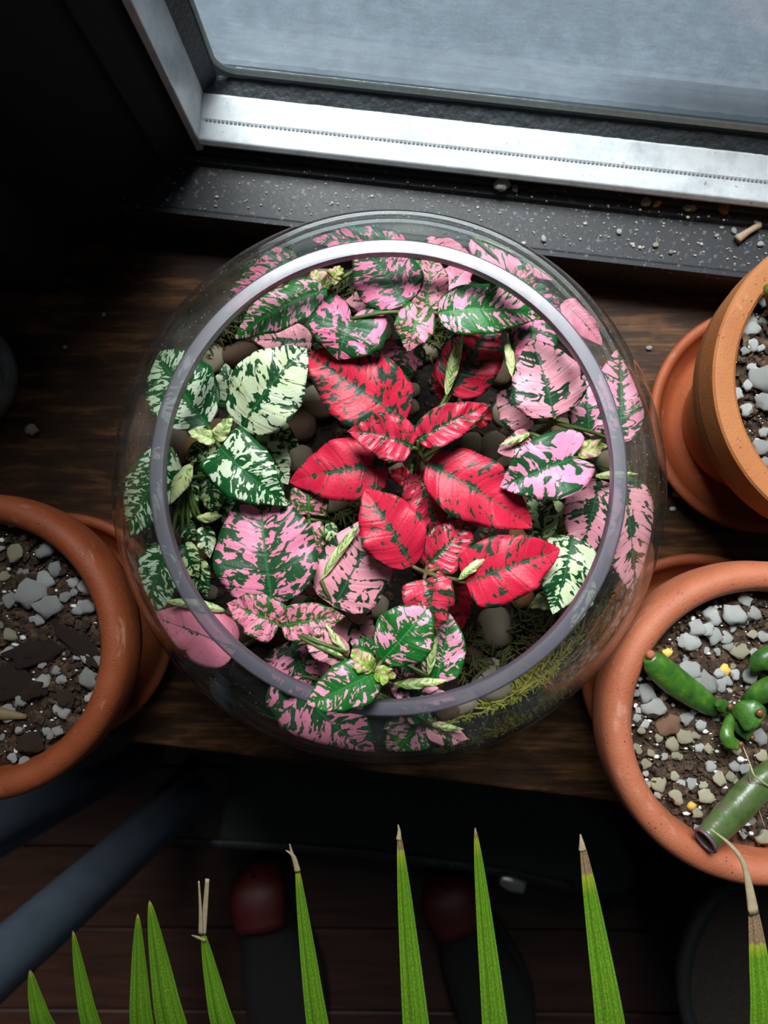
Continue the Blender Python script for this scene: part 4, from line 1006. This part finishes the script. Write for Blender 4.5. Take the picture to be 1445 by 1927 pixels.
zb2 = 0.0293
for px, py, rx, ry, lb in [(1023, 449, 5, 7, 'oval white grain on the sill close to the bowl edge'), (1165, 436, 5, 6, 'lone white oval grain at the middle of the open sill'), (1234, 461, 6, 5, 'cream grain near the front edge of the sill'),
                           (1349, 443, 5, 4, 'small white grain beside the dried twig'), (1431, 459, 7, 5, 'pale grain between twig and tan pot'), (1381, 434, 5, 7, 'white grain touching the dried twig'), (1263, 474, 5, 4, 'tiny tan grain nearest the tan pot saucer')]:
    crumb('grain', px, py, zb2, rx, ry, 0.3, 'perliteyellow' if 'cream' in lb or 'tan grain' in lb else 'perlite', lb, 'grain', k=px % 4, lum=0.2)
crumb('pebble_crumb', 61, 810, 0.0, 13, 12, 0.2, 'peb_tan', 'round beige pebble alone on the bare wood', 'pebble', k=1)
for px, py, lb in [(125, 622, 'tiny white speck on the wood nearer the sill'), (122, 653, 'tiny white speck on the wood by the dark knot')]:
    crumb('grain', px + (70 if 'nearer' in lb else 0), py - (30 if 'nearer' in lb else 0), 0.0, 4, 4, 0.1, 'perlite', lb, 'grain', k=1)
for px, py, rx, lb in [(1222, 655, 6, 'small white crumb on wood between bowl and tan pot saucer'), (1272, 930, 8, 'white crumb on wood below the tan pot saucer'), (1266, 958, 6, 'smaller white crumb beside the one below the saucer')]:
    crumb('grain', px, py, 0.0, rx, rx * 0.8, 0.1, 'perlite', lb, 'grain', k=2)
tw = [P(1382, 455, zb2) + Vector((0, 0, 0.0030)), P(1402, 441, zb2) + Vector((0, 0, 0.0030)), P(1424, 428, zb2) + Vector((0, 0, 0.0030))]
vs, fs = merge([tube(tw, [0.0024, 0.0017, 0.0018], 14, 9), tube([tw[2], tw[2] + Vector((-0.003, 0.002, 0.0006))], [0.0016, 0.0006], 5, 7)])
M['twig'] = plain('dried twig', (0.42, 0.30, 0.20), 0.7, bump=0.6, scale=300)
tag(mesh('dried_twig', vs, fs, M['twig']), 'short dried twig lying on the black sill', 'twig')
# dust flakes scattered over the sill (uncountable)
parts = []; rr = random.Random(5)
base = [v.co.copy() for v in stonemesh('crumb', 'perlite', 0, 0.4, 1).vertices]; bf = [tuple(p.vertices) for p in stonemesh('crumb', 'perlite', 0, 0.4, 1).polygons]
for i in range(400):
    a = a_left + (0.36 - a_left) * rr.random() ** 0.7; b = rr.uniform(b_front + 0.005, -0.003); z = 0.0297 if b < b_step - 0.004 else 0.0338
    s = rr.uniform(0.00018, 0.00055) * (1 + (rr.random() < 0.06)); c_ = Wp(a, b, z)
    k1 = rr.uniform(0.6, 1.8)
    parts.append(([Vector((v.x * s * k1, v.y * s, v.z * s * 0.7)) + c_ for v in base], bf))
vs, fs = merge(parts); M['flake'] = rock('pale dust flakes', (0.25, 0.24, 0.22), (0.62, 0.60, 0.56), 900)
o = mesh('crumbs', vs, fs, M['flake']); o['kind'] = 'stuff'; tag(o, 'fine pale dust and crumbs scattered over the black sill', 'crumbs')

# ------------------------------------------------------------------ palm in front of the shelf
t = NT('palm leaflet'); uv0 = t.n('ShaderNodeUVMap', uv_map='uv0').outputs[0]; sp = t.n('ShaderNodeSeparateXYZ', {0: uv0}); u, v = sp.outputs[0], sp.outputs[1]
rib = t.math('ABSOLUTE', t.math('SUBTRACT', t.math('FRACT', t.math('MULTIPLY', u, 5.0)), 0.5))
n1 = t.noise(t.mapping(uv0, (14, 60, 1)), 1.0, 4, 0.7); n2 = t.noise(t.mapping(uv0, (40, 90, 1)), 1.0, 3)
c = t.ramp(n1, [(0.3, (0.045, 0.13, 0.008)), (0.55, (0.12, 0.25, 0.012)), (0.75, (0.24, 0.36, 0.03))])
c = t.mix(t.n('ShaderNodeMapRange', {0: rib, 1: 0.0, 2: 0.12, 3: 0.85, 4: 0.0}).outputs[0], c, (0.03, 0.11, 0.008))
dry = t.n('ShaderNodeAttribute', attribute_name='dry', attribute_type='OBJECT').outputs['Fac']
k = t.n('ShaderNodeMapRange', {0: t.math('ADD', t.math('SUBTRACT', v, dry), t.math('MULTIPLY', t.math('SUBTRACT', n2, 0.5), 0.05)), 1: -0.004, 2: 0.004}).outputs[0]
yel = t.n('ShaderNodeMapRange', {0: t.math('SUBTRACT', v, dry), 1: -0.10, 2: 0.0, 3: 0.0, 4: 0.7}).outputs[0]
c = t.mix(yel, c, (0.34, 0.36, 0.03))
c = t.mix(k, c, t.ramp(n1, [(0.3, (0.09, 0.045, 0.022)), (0.6, (0.28, 0.19, 0.11))]))
t.set(Base_Color=c, Roughness=0.38); t.bump(t.math('ADD', t.math('MULTIPLY', n2, 0.5), rib), 0.5, 0.0006); M['palm'] = t.m
M['palmdry'] = plain('dry palm tip', (0.42, 0.33, 0.20), 0.7, scale=400)
HUB = Vector((0.03, -0.56, -0.12))
palm = thing('fan_palm', 'fan palm frond of pointed green leaflets with dry tips below the shelf edge', 'plant', (HUB.x, HUB.y, FZ))
def leaflet(tx, ty, tz, bx, by, wb, dryness=2.0, curlpts=None, mat='palm', hub=None):
    T = P(tx, ty, tz); D = P(bx, by, tz - 0.004)
    Hb = hub or HUB
    E2 = D + (D - T) * 0.9 - Vector((0, 0, 0.012)); pts = spline([T, T.lerp(D, 0.5) + Vector((0, 0, 0.001)), D, E2, E2.lerp(Hb, 0.5) + Vector((0, 0, 0.03)), Hb], 60)
    vs, uv, fs = [], [], []; U = 9
    L = sum((pts[i + 1] - pts[i]).length for i in range(59)); s = 0.0; wmax = mm(wb, tz)
    seglen = (D - T).length
    for i, p in enumerate(pts):
        if i: s += (p - pts[i - 1]).length
        tg = (pts[min(i + 1, 59)] - pts[max(i - 1, 0)]).normalized(); sd = tg.cross(Vector((0, 0, 1))).normalized(); nn = sd.cross(tg)
        f = min(s / seglen, 1.0)
        wd = wmax * (f ** 0.62) if s < seglen else wmax * (1 + 0.25 * math.sin(PI * (s - seglen) / (L - seglen)) - 0.6 * (s - seglen) / (L - seglen))
        wd = max(wd, 0.0003)
        for j in range(U):
            q = -1 + 2 * j / (U - 1); lift = (abs(((q + 1) * 2) % 2 - 1) - 0.5) * 0.0018 * min(1, wd / 0.006)
            vs.append(p + sd * (q * wd / 2) + nn * (lift - 0.16 * abs(q) * wd)); uv.append(((q + 1) / 2, 1 - min(s / seglen, 3.0)))
    for i in range(59):
        for j in range(U - 1): fs.append((i * U + j, i * U + j + 1, (i + 1) * U + j + 1, (i + 1) * U + j))
    o = mesh('leaflet', [v - Vector(palm.location) for v in vs], fs, M['palm'], palm, uv=[uv]); o['dry'] = dryness
    sm = o.modifiers.new('thick', 'SOLIDIFY'); sm.thickness = 0.0004; sm.offset = 0
    return o
LF = [(56, 1826, 0.060, 82, 1935, 44, 0.97), (137, 1752, 0.070, 172, 1935, 38, 0.98), (259, 1720, 0.072, 266, 1935, 46, 0.985), (281, 1695, 0.076, 322, 1935, 58, 0.985),
      (380, 1748, 0.086, 420, 1935, 46, 0.97), (557, 1618, 0.092, 598, 1935, 42, 0.935), (750, 1560, 0.100, 783, 1935, 50, 0.895), (894, 1558, 0.104, 932, 1935, 48, 0.955), (1093, 1572, 0.110, 1150, 1935, 56, 0.80)]
for tx, ty, tz, bx, by, wb, dr in LF: leaflet(tx, ty, tz, bx, by, wb, dr)
leaflet(1412, 1668, 0.120, 1440, 1935, 54, 0.60)
def bits(pp, rad, lab, flat=0.35):
    vs, fs = tube([P(a, b, z) - Vector(palm.location) for a, b, z in pp], [mm(r, 0.09) for r in rad], 18, 8, flat); o = mesh('dry_tip', vs, fs, M['palmdry'], palm)
    if lab: o['label'] = lab
bits([(382, 1758, 0.087), (386, 1710, 0.090), (390, 1654, 0.094)], [6, 5, 4], 'split straw coloured dry tip')
bits([(378, 1758, 0.088), (377, 1710, 0.092), (374, 1658, 0.096)], [5, 3, 1.5], 'split straw coloured dry tip')
bits([(386, 1770, 0.088), (372, 1764, 0.090), (361, 1760, 0.092)], [3, 3, 1], 'short bent dry fibre')
bits([(560, 1640, 0.093), (552, 1612, 0.096), (538, 1600, 0.098)], [6, 4, 1], 'brown twisted tip')
bits([(556, 1630, 0.093), (549, 1605, 0.096), (545, 1588, 0.098)], [4, 3, 1], 'brown twisted tip')
bits([(750, 1580, 0.100), (751, 1565, 0.101), (749, 1552, 0.102)], [5, 3, 1], 'brown pointed tip')
bits([(1096, 1600, 0.110), (1094, 1585, 0.111), (1092, 1570, 0.112)], [7, 4, 1], 'pale papery tip')
bits([(1418, 1720, 0.120), (1410, 1672, 0.123), (1398, 1622, 0.126), (1372, 1588, 0.128), (1337, 1560, 0.130)], [10, 7, 4, 3, 1], 'long curved dry tip bending over the pot rim')
# stalk down to its own pot on the floor (outside the frame)
pl = Vector(palm.location)
vs, fs = tube([HUB - pl, HUB - pl + Vector((0.05, -0.18, 0.02)), Vector((0.12, -0.42, 0.16))], [0.005, 0.006, 0.008], 20, 10); mesh('stalk', vs, fs, M['stem'], palm)
vs, fs = lathe([(0, 0), (0.07, 0), (0.08, 0.01), (0.10, 0.15), (0.105, 0.17), (0.098, 0.17), (0.09, 0.14), (0, 0.14)], (0.12, -0.42, 0), 60); mesh('pot', vs, fs, M['black'], palm)

# ------------------------------------------------------------------ things below the shelf, in the dark
M['bluetube'] = plain('blue grey satin tube', (0.050, 0.068, 0.092), 0.4, scale=60)
st = thing('folding_frame', 'blue grey tubular frame slanting into the dark under the shelf', 'frame', (-0.42, -0.38, FZ))
def rod(pa, za, pb, zb, r0):
    a, b = P(pa[0], pa[1], za), P(pb[0], pb[1], zb); a2 = a + (a - b) * 0.45
    b2 = b + (b - a) * 0.15
    vs, fs = tube([a2, a, b, b2], [r0, r0], 24, 24); return mesh('tube', [v - Vector(st.location) for v in vs], fs, M['bluetube'], st)
rod((0, 1812), -0.13, (330, 1520), -0.36, 0.0215)
rod((0, 1556), -0.18, (250, 1425), -0.40, 0.0215)
a = P(-330, 2000, -0.02); 
vs, fs = tube([P(-330, 2160, -0.10), P(-335, 2170, -0.35), Vector((-0.585, -0.62, FZ + 0.02))], [0.0215, 0.0215], 20, 20); mesh('tube', [v - Vector(st.location) for v in vs], fs, M['bluetube'], st)
vs, fs = tube([P(300, 1520, -0.37), P(330, 1480, -0.45), P(360, 1440, FZ + 0.012)], [0.012, 0.012], 20, 16); mesh('foot', [v - Vector(st.location) for v in vs], fs, M['black'], st)
M['bagcloth'] = NT('grey green canvas'); t = M['bagcloth']; o = t.obj(); wv = t.n('ShaderNodeTexWave', {'Vector': o, 'Scale': 160.0, 'Distortion': 2.0}).outputs[0]; n1 = t.noise(o, 30, 4)
t.set(Base_Color=t.mix(n1, (0.025, 0.032, 0.028), (0.050, 0.060, 0.052)), Roughness=0.85); t.bump(wv, 0.3, 0.002); M['bagcloth'] = t.m
BZ = -0.42
bag = thing('canvas_bag', 'dark grey green canvas bag with zip lying under the shelf edge', 'bag', tuple(P(740, 1560, BZ - 0.1)[:2]) + (FZ,))
def bagpoly(pts, z): return [P(x, y, z)[:2] for x, y in pts]
bp = [(400, 1600), (640, 1618), (900, 1650), (1080, 1690), (1190, 1690), (1205, 1640), (1170, 1570), (1100, 1500), (1020, 1440), (700, 1400), (440, 1400)]
bl = Vector(bag.location)
def rel_prism(poly, z0, z1): vs, fs = prism(poly, z0, z1); return [Vector(v) - bl for v in vs], fs
vs, fs = rel_prism(bagpoly(bp, BZ), FZ + 0.001, BZ); bevel(mesh('body', vs, fs, M['bagcloth'], bag, smooth=True), 0.02, 4)
seam = [P(x, y, BZ) - bl + Vector((0, 0, 0.002)) for x, y in [(310, 1580), (640, 1600), (900, 1632), (1080, 1668)]]
vs, fs = tube(seam, [0.005, 0.005], 30, 8, 0.5); mesh('zip', vs, fs, M['blackmetal'], bag)
M['zinc'] = plain('dull metal', (0.45, 0.46, 0.42), 0.3, 0.8, scale=200)
z0 = P(962, 1662, BZ + 0.012) - bl
vs, fs = tube([z0 + Vector((-0.012, 0.004, 0)), z0, z0 + Vector((0.014, -0.004, 0.001))], [0.005, 0.009, 0.007], 10, 10, 0.5); mesh('zip_pull', vs, fs, M['zinc'], bag)
vs, fs = tube([z0, z0 + Vector((0.05, -0.016, -0.004)), z0 + Vector((0.11, -0.036, -0.02))], [0.003, 0.003], 14, 8); mesh('strap', vs, fs, M['black'], bag)
M['redcloth'] = plain('deep red fabric', (0.055, 0.001, 0.002), 0.6, scale=80)
def shoe(px, py, rz, label, s=1.0):
    l = P(px, py, FZ + 0.05); r = thing('shoe', label, 'shoe', (l.x, l.y, FZ + 0.0005), 'shoes on the floor'); r.rotation_euler = (0, 0, rz)
    prof = lambda f: (0.034 + 0.014 * math.sin(PI * min(1, f * 1.1)) - 0.008 * math.sin(2 * PI * f))
    def hull(z0, z1, k0, k1, name, mat):
        vs, fs = [], []; N = 22; Kk = 14
        for i in range(N + 1):
            f = i / N; x = (f - 0.5) * 0.27; wv_ = prof(f) * (1 if 0 < f < 1 else 0.5) * math.sqrt(max(0.12, 1 - (2 * f - 1) ** 6)); top = z1 * (0.55 + 0.45 * max(0, 1 - f * 1.25)) if name == 'upper' else z1
            for j in range(Kk):
                a = 2 * PI * j / Kk; vs.append((x, wv_ * k0 * math.cos(a), z0 + (top - z0) * (0.5 + 0.5 * math.sin(a))))
        for i in range(N):
            for j in range(Kk): q = (j + 1) % Kk; fs.append((i * Kk + j, i * Kk + q, (i + 1) * Kk + q, (i + 1) * Kk + j))
        fs += [tuple(range(Kk)), tuple(range(N * Kk, (N + 1) * Kk))[::-1]]
        return mesh(name, vs, fs, mat, r)
    hull(0.0, 0.024, 1.05, 1, 'sole', M['black']); hull(0.02, 0.09, 0.95, 1, 'upper', M['black'])
    vs, fs = tube([(-0.125, 0, 0.05), (-0.115, 0.0, 0.085), (-0.075, 0, 0.092)], [0.028, 0.036, 0.030], 12, 14, 0.5); mesh('heel_collar', vs, fs, M['redcloth'], r)
    return r
shoe(905, 1830, -1.2, 'black shoe with red collar on the floor beside the palm leaflets')
shoe(520, 1830, -1.4, 'black shoe with dark red collar nearer the blue tubes')
lb = P(1500, 1830, FZ + 0.2)
bp_ = thing('black_planter', 'round black planter on the floor beneath the succulent pot', 'planter', (lb.x, lb.y, FZ + 0.0005))
vs, fs = lathe([(0, 0), (0.10, 0), (0.105, 0.01), (0.13, 0.21), (0.134, 0.215), (0.134, 0.23), (0.122, 0.23), (0.118, 0.20), (0, 0.20)], (0, 0, 0), 90); mesh('pot', vs, fs, M['black'], bp_)
vs, fs = lathe([(0.0, 0.2005), (0.117, 0.2005)], (0, 0, 0), 60); mesh('soil', vs, fs, M['damp'], bp_)
for o in list(SC.objects):
    if '_b' in o.keys(): del o['_b']
